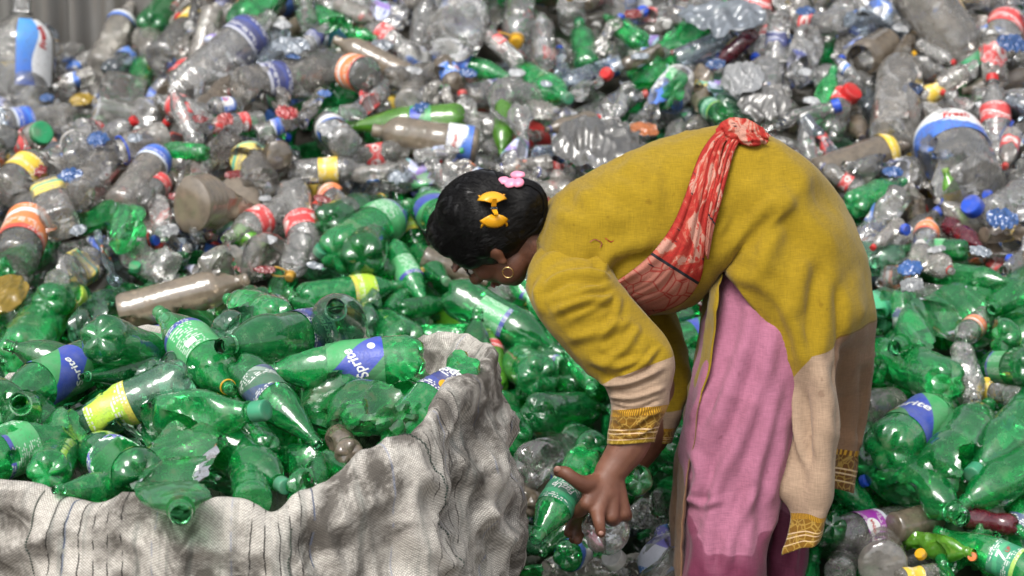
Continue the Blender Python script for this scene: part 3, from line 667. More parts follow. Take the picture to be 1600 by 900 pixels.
put('cone', 'green_dark', 620, 485, 718, 472, 34, cap='dark', desc='slim green bottle with a dark cap above the sack')
put('soda', 'green', 640, 540, 560, 490, 70, crush=1, s=-1, desc='green bottle base outward above the sack rim')
put('soda', 'green_pale', 560, 520, 580, 460, 64, crush=2, desc='pale crumpled green bottle standing behind the sack')
put('contour', 'lime', 778, 610, 765, 515, 36, lab='red2', lz=(.6, .75), cap='lime', desc='lime bottle with a red band and lime cap behind the sack rim', short='lime bottle behind the sack')
put('jar', 'clear_dusty', 878, 695, 808, 615, 46, cap='rust', desc='dusty clear jar with a rusty lid beside the sack', short='rusty-lidded jar')
put('soda', 'green', 830, 645, 948, 640, 62, cap='dark', crush=0, desc='green bottle with a dark cap pointing at the sleeve', short='dark-capped green bottle')
put('soda', 'green', 800, 685, 770, 620, 72, s=-1, desc='green bottle showing a star-shaped base beside the sack', short='star-shaped base by the sack')
put('soda', 'green', 845, 590, 800, 560, 68, s=-1, desc='green bottle showing its lobed base behind the lime bottle')
put('soda', 'green', 905, 520, 925, 610, 62, s=1, desc='green bottle hanging mouth down behind the sleeve')
put('soda', 'green', 1000, 610, 940, 585, 56, desc='green bottle half hidden behind the sleeve')
put('soda', 'clear', 830, 730, 905, 705, 78, crush=1, desc='broad clear bottle lying behind the lower hand', short='broad clear bottle behind the hand')
put('soda', 'brown', 815, 790, 870, 740, 50, lab='whiteblue', lz=(.5, .7), crush=1, desc='muddy bottle between the sack and the held bottle')
put('soda', 'green', 930, 700, 870, 670, 50, crush=1, desc='green bottle just above the lettered FizzUp bottle')
put('soda', 'clear', 1022, 830, 1035, 920, 78, lab='violet', lz=(.28, .62), crush=2, s=1, desc='crumpled clear bottle with a violet label beside the pink trousers', short='violet label')
put('cone', 'green', 1085, 770, 1020, 765, 48, cap='pale', desc='green bottle with a pale cap pointing at the hand')
put('soda', 'clear', 1000, 810, 1050, 770, 50, crush=2, desc='crumpled silvery bottle beside the hand')
put('soda', 'green', 1075, 700, 1010, 680, 60, desc='green bottle under the far sleeve')
put('soda', 'green', 880, 870, 960, 850, 50, crush=1, lab='whiteblue', lz=(.1, .3), desc='green bottle with a white and blue scrap of label under the held bottles')
put('soda', 'clear_dusty', 850, 890, 980, 895, 46, crush=1, desc='dusty clear bottle at the bottom edge under the hand')
put('soda', 'green', 1625, 430, 1540, 490, 62, crush=1, desc='green bottle at the right edge beside the big flattened one')
put('soda', 'green_dark', 1560, 530, 1630, 490, 58, crush=1, desc='dark green bottle at the right edge below the smooth green one')
put('water', 'clear', 1640, 400, 1560, 425, 46, lab='whiteblue', desc='clear bottle with a white and blue label at the right edge')
N_HERO_HEAP = len(BOT)

# ---------------------------------------------------------------- the rest of the heap: packed so that no bottle runs through another
rng = random.Random(11)
KEEP_A, KEEP_B, KEEP_R = [], [], []
def keep_out(a, b, r): KEEP_A.append(Vector(a)); KEEP_B.append(Vector(b)); KEEP_R.append(r)
keep_out(at(1160, 500, 4.62), (0.40, 4.50, 0.0), .17); keep_out(at(1230, 700, 4.75), (0.50, 4.72, 0.0), .15)
keep_out(at(940, 800, 4.45), at(950, 720, 4.45), .12); keep_out(at(1030, 560, 4.75), at(960, 770, 4.6), .08)
BAG_C = (-.47, 4.02)
def seg_gap(A, B, PA, PB):
    """smallest distance from the segment AB to each of the segments PA-PB (numpy)"""
    best = np.full(len(PA), 9.0); d = PB - PA; dd = (d * d).sum(1) + 1e-9
    for t in (0, .25, .5, .75, 1):
        p = np.array(A) * (1 - t) + np.array(B) * t
        s = np.clip(((p - PA) * d).sum(1) / dd, 0, 1); q = PA + d * s[:, None]
        best = np.minimum(best, np.linalg.norm(q - p, axis=1))
    return best
def greenness(px, py):
    """share of green among the bottles there: the sorted green pile lies low, the mixed clear one high"""
    y0 = np.interp(px, [0, 200, 480, 560, 700, 1000, 1300, 1450, 1600], [420, 450, 400, 330, 330, 380, 400, 430, 430])
    return .10 + .80 * smooth(y0 - 40, y0 + 50, py) - .16 * smooth(780, 880, py)
def pick(px, py):
    g = rng.random() < greenness(px, py); o = {}
    r = rng.random()
    if g:
        mat = rng.choices(['green', 'green_dark', 'green_pale', 'green_dirty', 'lime'], [55, 20, 9, 12, 4])[0]
        kind = rng.choices(['soda', 'cone', 'contour'], [60, 26, 14])[0]; dia = rng.choice([.060, .066, .075, .085, .095])
        o['crush'] = rng.choices([0, 1, 2, 3], [30, 38, 20, 12])[0]
        if r < .30: o['lab'] = rng.choices(['greentext', 'greenblue', 'limey', 'darkgreen', 'teal', 'navy'], [30, 28, 10, 14, 10, 8])[0]; o['torn'] = rng.random() < .4
        if rng.random() < .3: o['cap'] = rng.choices(['green', 'pale', 'dark', 'blue', 'yellow', 'white'], [30, 30, 12, 10, 8, 10])[0]
        elif rng.random() < .25: o['ring'] = rng.choice(['yellow', 'green', 'pale', 'white'])
    else:
        mat = rng.choices(['clear', 'clear_dusty', 'brown', 'bluish', 'maroon'], [50, 30, 9, 10, .6])[0]
        kind = rng.choices(['water', 'ribbed', 'contour', 'soda', 'square', 'jar', 'jug'], [26, 18, 20, 14, 8, 8, 6])[0]; dia = rng.choice([.050, .056, .062, .066, .072, .085])
        if kind == 'jug': dia = rng.uniform(.10, .14)
        if kind == 'jar': dia = rng.uniform(.07, .10)
        o['crush'] = rng.choices([0, 1, 2, 3], [30, 42, 19, 9])[0]
        if r < .70: o['lab'] = rng.choices(['red', 'red2', 'navy', 'blue', 'whiteblue', 'bluewhite', 'yellow', 'orange', 'lilac', 'yellowteal', 'greentext'], [15, 8, 9, 12, 22, 10, 9, 8, 5, 5, 5])[0]; o['torn'] = rng.random() < .4; o['arc'] = rng.choice([1, 1, .6, .45])
        if rng.random() < .42: o['cap'] = rng.choices(['red', 'blue', 'white', 'green', 'yellow', 'orange', 'dark'], [24, 28, 20, 8, 8, 4, 6])[0]
        elif rng.random() < .2: o['ring'] = rng.choice(['white', 'blue', 'red'])
        if kind == 'jug' and rng.random() < .6: o['handle'] = rng.choice(['white', 'white', 'yellow'])
    o['seed'] = rng.randrange(3)
    return kind, mat, dia, o
DEEP = []
def throw(n, lift, frame_only, lo, tol, small=1.0):
    for _ in range(n):
        px = rng.uniform(-330, 1930); py = rng.uniform(-120, 1010)
        inside = -40 < px < 1640 and -30 < py < 925
        if frame_only and not inside: continue
        d = on_heap(px, py, lift); p = at(px, py, d)
        if p.y < 4.62 and p.x < .12: continue
        if p.y > 6.85: continue
        kind, mat, dia, o = pick(px, py); dia = dia if small == 1 else min(dia * small, .06)
        if small != 1 and py > 470: continue
        k = KINDS_B[kind]; L = k['a'] * dia
        e = .05; nrm = Vector((-(heap_z(p.x + e, p.y) - heap_z(p.x - e, p.y)) / (2 * e), -(heap_z(p.x, p.y + e) - heap_z(p.x, p.y - e)) / (2 * e), 1)).normalized()
        th = rng.uniform(0, 6.283); tx = Vector((1, 0, 0)); tx = (tx - nrm * tx.dot(nrm)).normalized(); ty = nrm.cross(tx)
        ax = (tx * math.cos(th) + ty * math.sin(th)); ax = (ax + nrm * rng.gauss(0, .30)).normalized()
        base = p - ax * (L * .5) + nrm * (rng.uniform(-.01, .02))
        A = base + ax * (dia * .4); B = base + ax * (L * .72); r = dia * .5 * (.72 if o['crush'] > 1 else .95)
        g = seg_gap(A, B, np.array(ALLA[-0:] if False else ALLA), np.array(ALLB)) - (np.array(ALLR) + r) * tol
        if g.min() < 0: continue
        ALLA.append(tuple(A)); ALLB.append(tuple(B)); ALLR.append(r)
        o['roll'] = rng.uniform(0, 6.283)
        mid = project(base + ax * (L * .5)); ins = -20 < mid[0] < 1620 and -20 < mid[1] < 915
        if lo or not ins: DEEP.append((kind, mat, base, ax, dia, o))
        else: build_bottle(kind, mat, base, ax, dia, o)
ALLA = [tuple(v) for v in CAP_A] + [tuple(v) for v in KEEP_A]; ALLB = [tuple(v) for v in CAP_B] + [tuple(v) for v in KEEP_B]; ALLR = list(CAP_R) + list(KEEP_R)
throw(3600, .012, False, False, .74)
throw(3600, -.04, False, False, .72)
throw(3500, .03, True, False, .74, .72)
N_TOP = len(BOT)
throw(2200, -.10, False, True, .75)
throw(1500, -.16, False, True, .75)
from collections import Counter
print(Counter(b['o'].name.split('.')[0] for b in BOT))
print('bottles', N_HERO_HEAP, N_TOP, len(DEEP))
def deep_heap():
    """the bottles further down and beyond the picture's edge, too many and too hidden to tell apart"""
    mats = ['green', 'green_dark', 'green_pale', 'green_dirty', 'lime', 'clear', 'clear_dusty', 'brown', 'bluish', 'maroon']; labs = list(LM)
    VV, FF, MI = [], [], []; n = 0
    def add(me, mw, mi):
        nonlocal n
        co = np.empty(len(me.vertices) * 3, np.float32); me.vertices.foreach_get('co', co); co = co.reshape(-1, 3)
        m = np.array(mw); VV.append(co @ m[:3, :3].T + m[:3, 3])
        for p in me.polygons: FF.append(tuple(i + n for i in p.vertices)); MI.append(mi)
        n += len(co)
    for kind, mat, base, ax, dia, o in DEEP:
        m3 = frame(ax, o['roll'], base); mw = Matrix.Translation(base) @ m3.to_4x4() @ Matrix.Scale(dia, 4)
        add(body_mesh(kind, o['crush'], o['seed']), mw, mats.index(mat))
        if o.get('lab'): add(label_mesh(kind, o['crush'], o['seed'], KINDS_B[kind]['lz'], 1.0, 0), mw, len(mats) + labs.index(o['lab']))
    me = mesh_from('buried_bottles', np.concatenate(VV), FF)
    for m_ in mats: me.materials.append(M[m_])
    for l_ in labs: me.materials.append(LM[l_])
    me.polygons.foreach_set('material_index', MI); me.update()
    o = bpy.data.objects.new('buried_bottles', me); COL.objects.link(o)
    tag(o, 'mass of buried and outlying plastic bottles in the heap', None, None, 'stuff')
deep_heap()

# ---------------------------------------------------------------- the woven sack
def woven():
    t = NT('woven_sack'); uv = t.n('TexCoord').outputs['UV']; sep = t.n('SeparateXYZ', Vector=uv); u, v = sep.outputs[0], sep.outputs[1]
    def thread(c, pitch): return t.math('SINE', t.math('MULTIPLY', c, 6.283 / pitch))
    wv = t.math('MULTIPLY', thread(u, .0044), thread(v, .0044))
    big = t.n('TexNoise', Vector=uv, Scale=5.0, Detail=8.0, Roughness=.68).outputs['Fac']
    mid = t.n('TexNoise', Vector=uv, Scale=16.0, Detail=7.0, Roughness=.7, Distortion=.6).outputs['Fac']
    streak = t.n('TexNoise', Vector=t.n('Mapping', Vector=uv, Scale=(60, 4, 1)).outputs[0], Scale=1.0, Detail=4.0).outputs['Fac']
    fib = t.n('TexNoise', Vector=t.n('Mapping', Vector=uv, Scale=(140, 420, 1)).outputs[0], Scale=1.0, Detail=3.0).outputs['Fac']
    col = t.mixc(t.ramp(mid, [(.3, 0.0), (.7, 1.0)]), (0.74, 0.70, 0.635), (0.50, 0.465, 0.415))
    col = t.mixc(1.0, col, t.ramp(wv, [(.0, .58), (.55, 1.05)]), 'MULTIPLY')
    col = t.mixc(1.0, col, t.ramp(fib, [(.3, .72), (.65, 1.1)]), 'MULTIPLY')
    col = t.mixc(t.ramp(streak, [(.52, 0.0), (.70, .65)]), col, (0.10, 0.12, 0.11))
    dirt = t.math('MULTIPLY', t.ramp(big, [(.45, 0.0), (.55, 1.0)]), t.ramp(mid, [(.38, .2), (.52, 1.0)]))
    col = t.mixc(t.math('MULTIPLY', dirt, .85), col, (0.06, 0.052, 0.044))
    # dark warp threads in bunches, and a few blue ones
    wob = t.math('ADD', u, t.math('MULTIPLY', t.math('SUBTRACT', big, .5), .03))
    ln = t.ramp(t.math('FRACT', t.math('MULTIPLY', wob, 46.0)), [(.0, 1.0), (.09, 1.0), (.12, 0.0)])
    bunch = t.ramp(t.math('FRACT', t.math('MULTIPLY', u, 3.1)), [(.36, 0.0), (.40, 1.0), (.78, 1.0), (.82, 0.0)])
    brk = t.ramp(t.n('TexNoise', Vector=t.n('Mapping', Vector=uv, Scale=(9, 30, 1)).outputs[0], Scale=1.0, Detail=3.0).outputs['Fac'], [(.42, 0.0), (.5, .9)])
    col = t.mixc(t.math('MULTIPLY', t.math('MULTIPLY', ln, bunch), brk), col, (0.03, 0.028, 0.026))
    blue = t.math('MULTIPLY', t.ramp(t.math('FRACT', t.math('MULTIPLY', u, 7.3)), [(.50, 0.0), (.51, .35), (.52, .35), (.53, 0.0)]), brk)
    col = t.mixc(blue, col, (0.10, 0.16, 0.32))
    h = t.math('ADD', t.math('MULTIPLY', wv, .5), t.math('MULTIPLY', fib, .6))
    b = t.n('Bump', Strength=.55, Distance=.0015, Height=h).outputs[0]
    b = t.n('Bump', Strength=.5, Distance=.012, Height=mid, Normal=b).outputs[0]
    p = t.n('BsdfPrincipled', Base_Color=col, Roughness=.8, Normal=b); p.inputs['Specular IOR Level'].default_value = .2
    return t.done(p.outputs[0])
M['woven'] = woven()
RIM = [(-230, 700, 3.95), (-190, 742, 3.85), (-90, 745, 3.80), (0, 750, 3.79), (60, 772, 3.775), (105, 787, 3.77), (160, 787, 3.765), (225, 778, 3.76), (262, 800, 3.75), (290, 826, 3.745), (325, 797, 3.75), (375, 789, 3.755), (425, 808, 3.76), (460, 782, 3.775), (500, 762, 3.79), (560, 722, 3.82),
       (612, 697, 3.85), (655, 680, 3.89), (686, 636, 3.95), (713, 600, 4.01), (744, 590, 4.07), (770, 552, 4.18), (745, 530, 4.27), (705, 524, 4.33), (650, 533, 4.38),
       (540, 530, 4.44), (400, 522, 4.47), (255, 516, 4.47), (190, 523, 4.45), (135, 531, 4.42), (90, 548, 4.37), (40, 574, 4.30), (0, 601, 4.24), (-70, 630, 4.16), (-170, 662, 4.05)]
def sack():
    root = empty('woven_sack', (BAG_C[0], BAG_C[1], 0))
    tag(root, 'dirty grey-white woven sack heaped with green bottles', 'sack')
    R = np.array([at(*q)[:] for q in RIM]); n = 420
    R2 = cr(np.vstack([R, R[:1]]), n + 1)[:-1]; c0 = np.array([BAG_C[0] + .05, BAG_C[1] + .03])
    # (outward m, height: fraction of rim height or absolute drop)
    rows = []
    for i in range(n):
        p = R2[i]; o = p[:2] - c0; o = o / np.linalg.norm(o); px = project(p)[0]
        rt = .10 * smooth(640, 760, px) * (1 if p[1] < 4.3 else .3)
        h = p[2]; w = .5 + .5 * math.sin(i / n * 6.283 * 9)
        prof = [(-.22, -.42), (-.13, -.28), (-.07, -.14), (-.040, -.050), (-.026, -.012), (-.010, .004), (.006, .006), (.020, -.006), (.032, -.036), (.035 + .010 * w, -.09), (.045 + .012 * w + .01 * rt, -.16), (.055 + .03 * rt, -.23), (.065 + .055 * rt, -.30), (.07 + .07 * rt, -.40), (.06 + .06 * rt, -.52), (.03 + .03 * rt, -(h - .012))]
        ko = 1 - .45 * smooth(600, 760, px)
        rows.append([(p[0] + o[0] * q[0] * (ko if q[0] > 0 else 1), p[1] + o[1] * q[0] * (ko if q[0] > 0 else 1), max(.012, h + q[1])) for q in prof])
    G = np.array(rows).transpose(1, 0, 2); nr = 120
    G = np.stack([cr(G[:, i], nr) for i in range(n)], 1)
    # lengths for the weave
    du = np.linalg.norm(np.diff(np.vstack([R2, R2[:1]]), axis=0), axis=1); ul = np.concatenate([[0], np.cumsum(du)])
    dv = np.linalg.norm(np.diff(G, axis=0), axis=2).mean(1); vl = np.concatenate([[0], np.cumsum(dv)])
    dA = np.gradient(G, axis=0); dB = np.roll(G, -1, 1) - np.roll(G, 1, 1); N = np.cross(dB, dA); N /= -(np.linalg.norm(N, axis=2)[:, :, None] + 1e-9)
    V = []
    for r in range(nr):
        t = r / (nr - 1); amp = .5 + .9 * smooth(.42, .62, t)
        for i in range(n):
            p = G[r, i]; q = Vector(p)
            a = mnoise.noise(Vector((q.x * 7 + .6 * q.z * 7, q.y * 7, q.z * 3.0)));
            b = .9 - 2.6 * abs(mnoise.noise(Vector((q.x * 8 + 4, q.y * 8 + q.z * 5, q.z * 6.0))))
            c = .9 - 2.6 * abs(mnoise.noise(Vector((q.x * 19 + q.z * 9, q.y * 19, q.z * 15))))
            e = mnoise.noise(q * 55)
            dsp = amp * (.016 * a + .019 * (b - .42) + .0095 * (c - .42) + .0012 * e)
            V.append(p + N[r, i] * dsp)
    F = grid_faces(nr, n, True)
    uv = np.zeros((len(F) * 4, 2)); k = 0
    for r in range(nr - 1):
        for i in range(n):
            uv[k:k + 4] = [(ul[i], vl[r]), (ul[i + 1], vl[r]), (ul[i + 1], vl[r + 1]), (ul[i], vl[r + 1])]; k += 4
    me = mesh_from('sack_cloth', V, F, True, uv)
    cloth = obj('cloth', me, M['woven'], root); cloth.matrix_parent_inverse = root.matrix_world.inverted(); cloth.location = (0, 0, 0)
    cloth.matrix_parent_inverse = Matrix.Translation(-root.location)
    # seams: dark dashed stitching that follows the cloth
    VA = np.array(V).reshape(nr, n, 3)
    def nearest_col(px, lo=0): 
        pr = [project(VA[62, i]) for i in range(n)]
        return min((i for i in range(n) if VA[62, i, 1] < 4.15), key=lambda i: abs(pr[i][0] - px))
    for (pxs, r0, r1, drift) in ((52, 46, 116, 3), (655, 40, 102, 20), (455, 62, 110, -8)):
        c = nearest_col(pxs); SV, SF = [], []
        path = [VA[r, int(c + drift * (r - r0) / (r1 - r0)) % n] + N[r, c] * .0016 for r in range(r0, r1)]
        path = cr(path, (r1 - r0) * 5)
        for k in range(0, len(path) - 2, 3):
            a, b = Vector(path[k]), Vector(path[k + 2]); d = (b - a).normalized(); s = d.cross((CAM - a).normalized()) * .0013; up = (CAM - a).normalized() * .0012; m = len(SV)
            SV += [a - s, a + s, b + s, b - s, (a + b) / 2 + up]; SF += [(m, m + 1, m + 4), (m + 1, m + 2, m + 4), (m + 2, m + 3, m + 4), (m + 3, m, m + 4)]
        st = obj('stitching', mesh_from('stitching', SV, SF, False), M['cap_dark'], root); st.matrix_parent_inverse = Matrix.Translation(-root.location)
    return root
sack()

# bottles in the sack (photo pixels again; depth follows the heaped filling)
def bag_d(py): return 4.40 - (py - 480) / 330.0 * .57
def inbag(kind, mat, xb, yb, xn, yn, dia, **o):
    f = o.pop('df', 0.0); return put(kind, mat, xb, yb, xn, yn, dia, depth=bag_d((yb + yn) / 2) + f, **o)
SPR = [('Sprite', .36, dict(xc=.43, th0=.0, rot=0.0), 'lettering')]
IN0 = len(BOT)
inbag('soda', 'green', 160, 668, 425, 634, 98, crush=2, seed=1, cap='pale', s=1, df=-.05, desc='large unlabelled green bottle with a pinched shoulder lying across the middle of the sack', short='large unlabelled bottle in the sack')
inbag('soda', 'green', 665, 560, 408, 582, 80, crush=1, seed=1, lab='greenblue', lz=(.26, .60), roll=.25, s=1, df=-.05, text=[('Sprite', .29, dict(xc=.43, th0=-.25, rot=.5), 'lettering')],
      patch=[(.52, -1.0, .20, .3, .02, 'lettering'), (.33, .5, .16, .16, .02, 'lettering', dict(shape='disc'))], desc='green bottle with a big blue and green wrap lettered Sprite near the sack\'s far rim', short='big Sprite wrap in the sack')
inbag('soda', 'green', 520, 520, 352, 540, 86, crush=0, seed=1, lab='navy', lz=(.16, .36), s=1, text=[('Sprite', .25, dict(xc=.26, th0=.15, rot=.2, lift=.03), 'lettering')], df=-.02, desc='green bottle with a dark navy wrap, open mouth toward the camera, atop the sack', short='navy-wrapped bottle atop the sack')
inbag('cone', 'green', 352, 592, 243, 482, 78, crush=0, seed=0, lab='greentext', lz=(.22, .56), df=0, roll=.6, patch=[(.30, -.55, .24, .24, .02, 'lettering')], desc='green bottle with fine white print leaning up over the sack\'s back rim', short='finely printed bottle in the sack')
inbag('soda', 'green', 150, 525, 262, 570, 78, s=-1, crush=0, seed=2, df=.0, desc='green bottle showing its lobed base at the back rim of the sack', short='lobed base at the sack rim')
inbag('soda', 'green', 150, 560, 10, 625, 78, lab='greenblue', lz=(.24, .62), crush=0, seed=0, roll=.3, text=[('Sprite', .29, dict(xc=.40, th0=-.45, rot=.2), 'lettering')], desc='green bottle with a blue wrap lettered Sprite at the sack\'s outer corner', short='Sprite wrap at the sack corner')
inbag('cone', 'green_dark', 250, 575, 138, 588, 44, ring='green', df=-.01, desc='slim dark green bottle with a green neck ring in the sack')
inbag('soda', 'green_pale', 300, 588, 60, 690, 74, lab='limey', lz=(.42, .72), crush=1, seed=1, df=-.03, desc='pale teal bottle with a bright lime wrap in the sack', short='bright lime wrap in the sack')
inbag('soda', 'green', 120, 665, -70, 735, 86, lab='greentext', lz=(.40, .62), crush=1, seed=0, df=-.06, desc='green bottle with a scuffed white print at the picture\'s edge in the sack')
inbag('soda', 'green', 70, 690, 30, 628, 92, s=1, crush=1, seed=3, df=.02, desc='green bottle with its round mouth turned to the camera at the sack\'s edge', short='round mouth at the sack edge')
inbag('cone', 'green', 285, 545, 365, 612, 68, ring='yellow', s=1, seed=1, crush=0, df=-.02, desc='green bottle with a yellow neck ring in the sack', short='yellow-ringed bottle in the sack')
inbag('soda', 'green_pale', 230, 600, 295, 560, 60, crush=2, seed=1, df=.02, lab='navy', lz=(.5, .7), desc='crushed pale green bottle with a navy scrap of label in the sack')
inbag('cone', 'green', 375, 570, 500, 698, 66, crush=0, seed=1, s=1, lab='darkgreen', lz=(.22, .44), df=-.04, desc='green bottle with a dark torn wrap, open mouth pointing down, in the sack', short='open mouth pointing down in the sack')
inbag('soda', 'green_dirty', 625, 645, 455, 608, 98, crush=2, seed=3, df=-.02, desc='crumpled mud-stained green bottle in the sack', short='mud-stained bottle in the sack')
inbag('soda', 'green', 735, 562, 590, 712, 76, crush=1, seed=0, lab='navy', lz=(.22, .42), roll=.3, text=[('Sprite', .30, dict(xc=.26, th0=.1, rot=.1, lift=.03), 'lettering')], patch=[(.36, -.2, .22, .2, .02, 'cap_yellow', dict(shape='disc'))], df=-.07, desc='green bottle with a torn navy wrap leaning on the sack\'s folded side', short='bottle on the folded side of the sack')
inbag('soda', 'green_pale', 535, 540, 524, 480, 92, s=1, crush=0, seed=2, df=.03, desc='hazy green bottle with its ringed mouth facing the camera at the sack\'s back', short='ringed mouth at the back of the sack')
inbag('soda', 'green', 440, 500, 352, 465, 62, crush=1, seed=1, df=.05, desc='green bottle lying behind the navy-wrapped one')
inbag('soda', 'green_pale', 345, 520, 420, 490, 62, crush=2, seed=2, df=.02, desc='dented pale green bottle behind the navy-wrapped one')
inbag('soda', 'green', 335, 690, 448, 762, 76, crush=1, seed=2, s=1, cap='pale', df=-.03, desc='green bottle with a pale green cap near the front rim of the sack', short='pale-capped bottle in the sack')
inbag('soda', 'green_dirty', 292, 690, 280, 810, 118, crush=3, seed=0, s=1, df=-.10, desc='flattened stained green bottle with its mouth over the sack\'s front rim', short='flattened bottle over the front rim')
inbag('cone', 'green', 215, 760, 95, 765, 52, s=1, crush=1, seed=1, df=-.06, desc='green bottle with an open mouth at the sack\'s front rim')
inbag('soda', 'green', 72, 745, 100, 690, 72, s=-1, crush=1, seed=1, df=-.02, desc='green bottle base at the front edge of the sack')
inbag('soda', 'green', 225, 745, 120, 690, 82, lab='greentext', lz=(.12, .5), crush=1, seed=2, df=-.02, roll=.2, patch=[(.40, .15, .26, .5, .02, 'lettering')], desc='green bottle with a barcode panel on its printed wrap in the sack', short='barcode panel in the sack')
inbag('water', 'green', 395, 785, 385, 715, 62, s=-1, seed=1, df=-.04, desc='ribbed green bottle standing base down behind the front rim', crush=1)
inbag('soda', 'green_dark', 470, 770, 520, 720, 62, crush=2, seed=1, df=-.02, desc='dark crushed green bottle beside the pale-capped one')
inbag('contour', 'brown', 548, 712, 520, 670, 46, s=-1, seed=2, crush=1, df=-.02, desc='small muddy bottle base among the green ones in the sack')
inbag('soda', 'green', 418, 705, 380, 650, 50, s=-1, seed=0, df=.0, desc='green bottle base under the large unlabelled one')
inbag('soda', 'green_dark', 10, 640, -60, 600, 82, seed=1, crush=1, df=.02, desc='green bottle leaving the picture at the sack\'s far edge')
inbag('cone', 'green_dark', 440, 715, 560, 740, 54, seed=1, crush=2, df=.02, desc='dark crushed bottle deep in the sack by its folded side')
IN1 = len(BOT)
ALLA += [tuple(v) for v in CAP_A[N_TOP:]]; ALLB += [tuple(v) for v in CAP_B[N_TOP:]]; ALLR += list(CAP_R[N_TOP:])
rng = random.Random(5)
for _ in range(900):
    px = rng.uniform(-160, 700); py = rng.uniform(500, 800); d = bag_d(py) + rng.uniform(.02, .20)
    rmin = np.interp(px, [-160, 60, 300, 460, 560, 700], [740, 765, 780, 770, 715, 610]); 
    if py > rmin - 15 or py < np.interp(px, [-160, 0, 130, 700], [660, 610, 535, 535]) + 15: continue
    dia = rng.choice([.068, .075, .085, .09]); kind = rng.choice(['soda', 'soda', 'cone']); L = KINDS_B[kind]['a'] * dia
    ax = Vector((rng.gauss(0, 1), rng.gauss(0, .5), rng.gauss(0, .35))).normalized(); base = at(px, py, d) - ax * L * .5; tip = base + ax * L
    A = base + ax * (dia * .4); B = base + ax * (L * .72); r = dia * .42
    bad = False
    for q in (base, tip):
        qx, qy, qd = project(q)
        if q.y > 4.36 or qx > 690 or q.y < 3.78 or qy > np.interp(qx, [-160, 60, 300, 460, 560, 700], [740, 765, 780, 770, 715, 620]) - 5: bad = True
    if bad or (seg_gap(A, B, np.array(ALLA), np.array(ALLB)) - (np.array(ALLR) + r) * .74).min() < 0: continue
    ALLA.append(tuple(A)); ALLB.append(tuple(B)); ALLR.append(r)
    build_bottle(kind, rng.choice(['green', 'green', 'green_dark', 'green_dirty', 'green_pale']), base, ax, dia, dict(crush=rng.choice([0, 1, 1, 2]), seed=rng.randrange(3), roll=rng.uniform(0, 6), lab=rng.choice([None, None, 'greentext', 'darkgreen', 'greenblue']), cap=rng.choice([None, None, 'pale', 'green'])))
IN2 = len(BOT)
print('in sack', IN1 - IN0, IN2 - IN1)

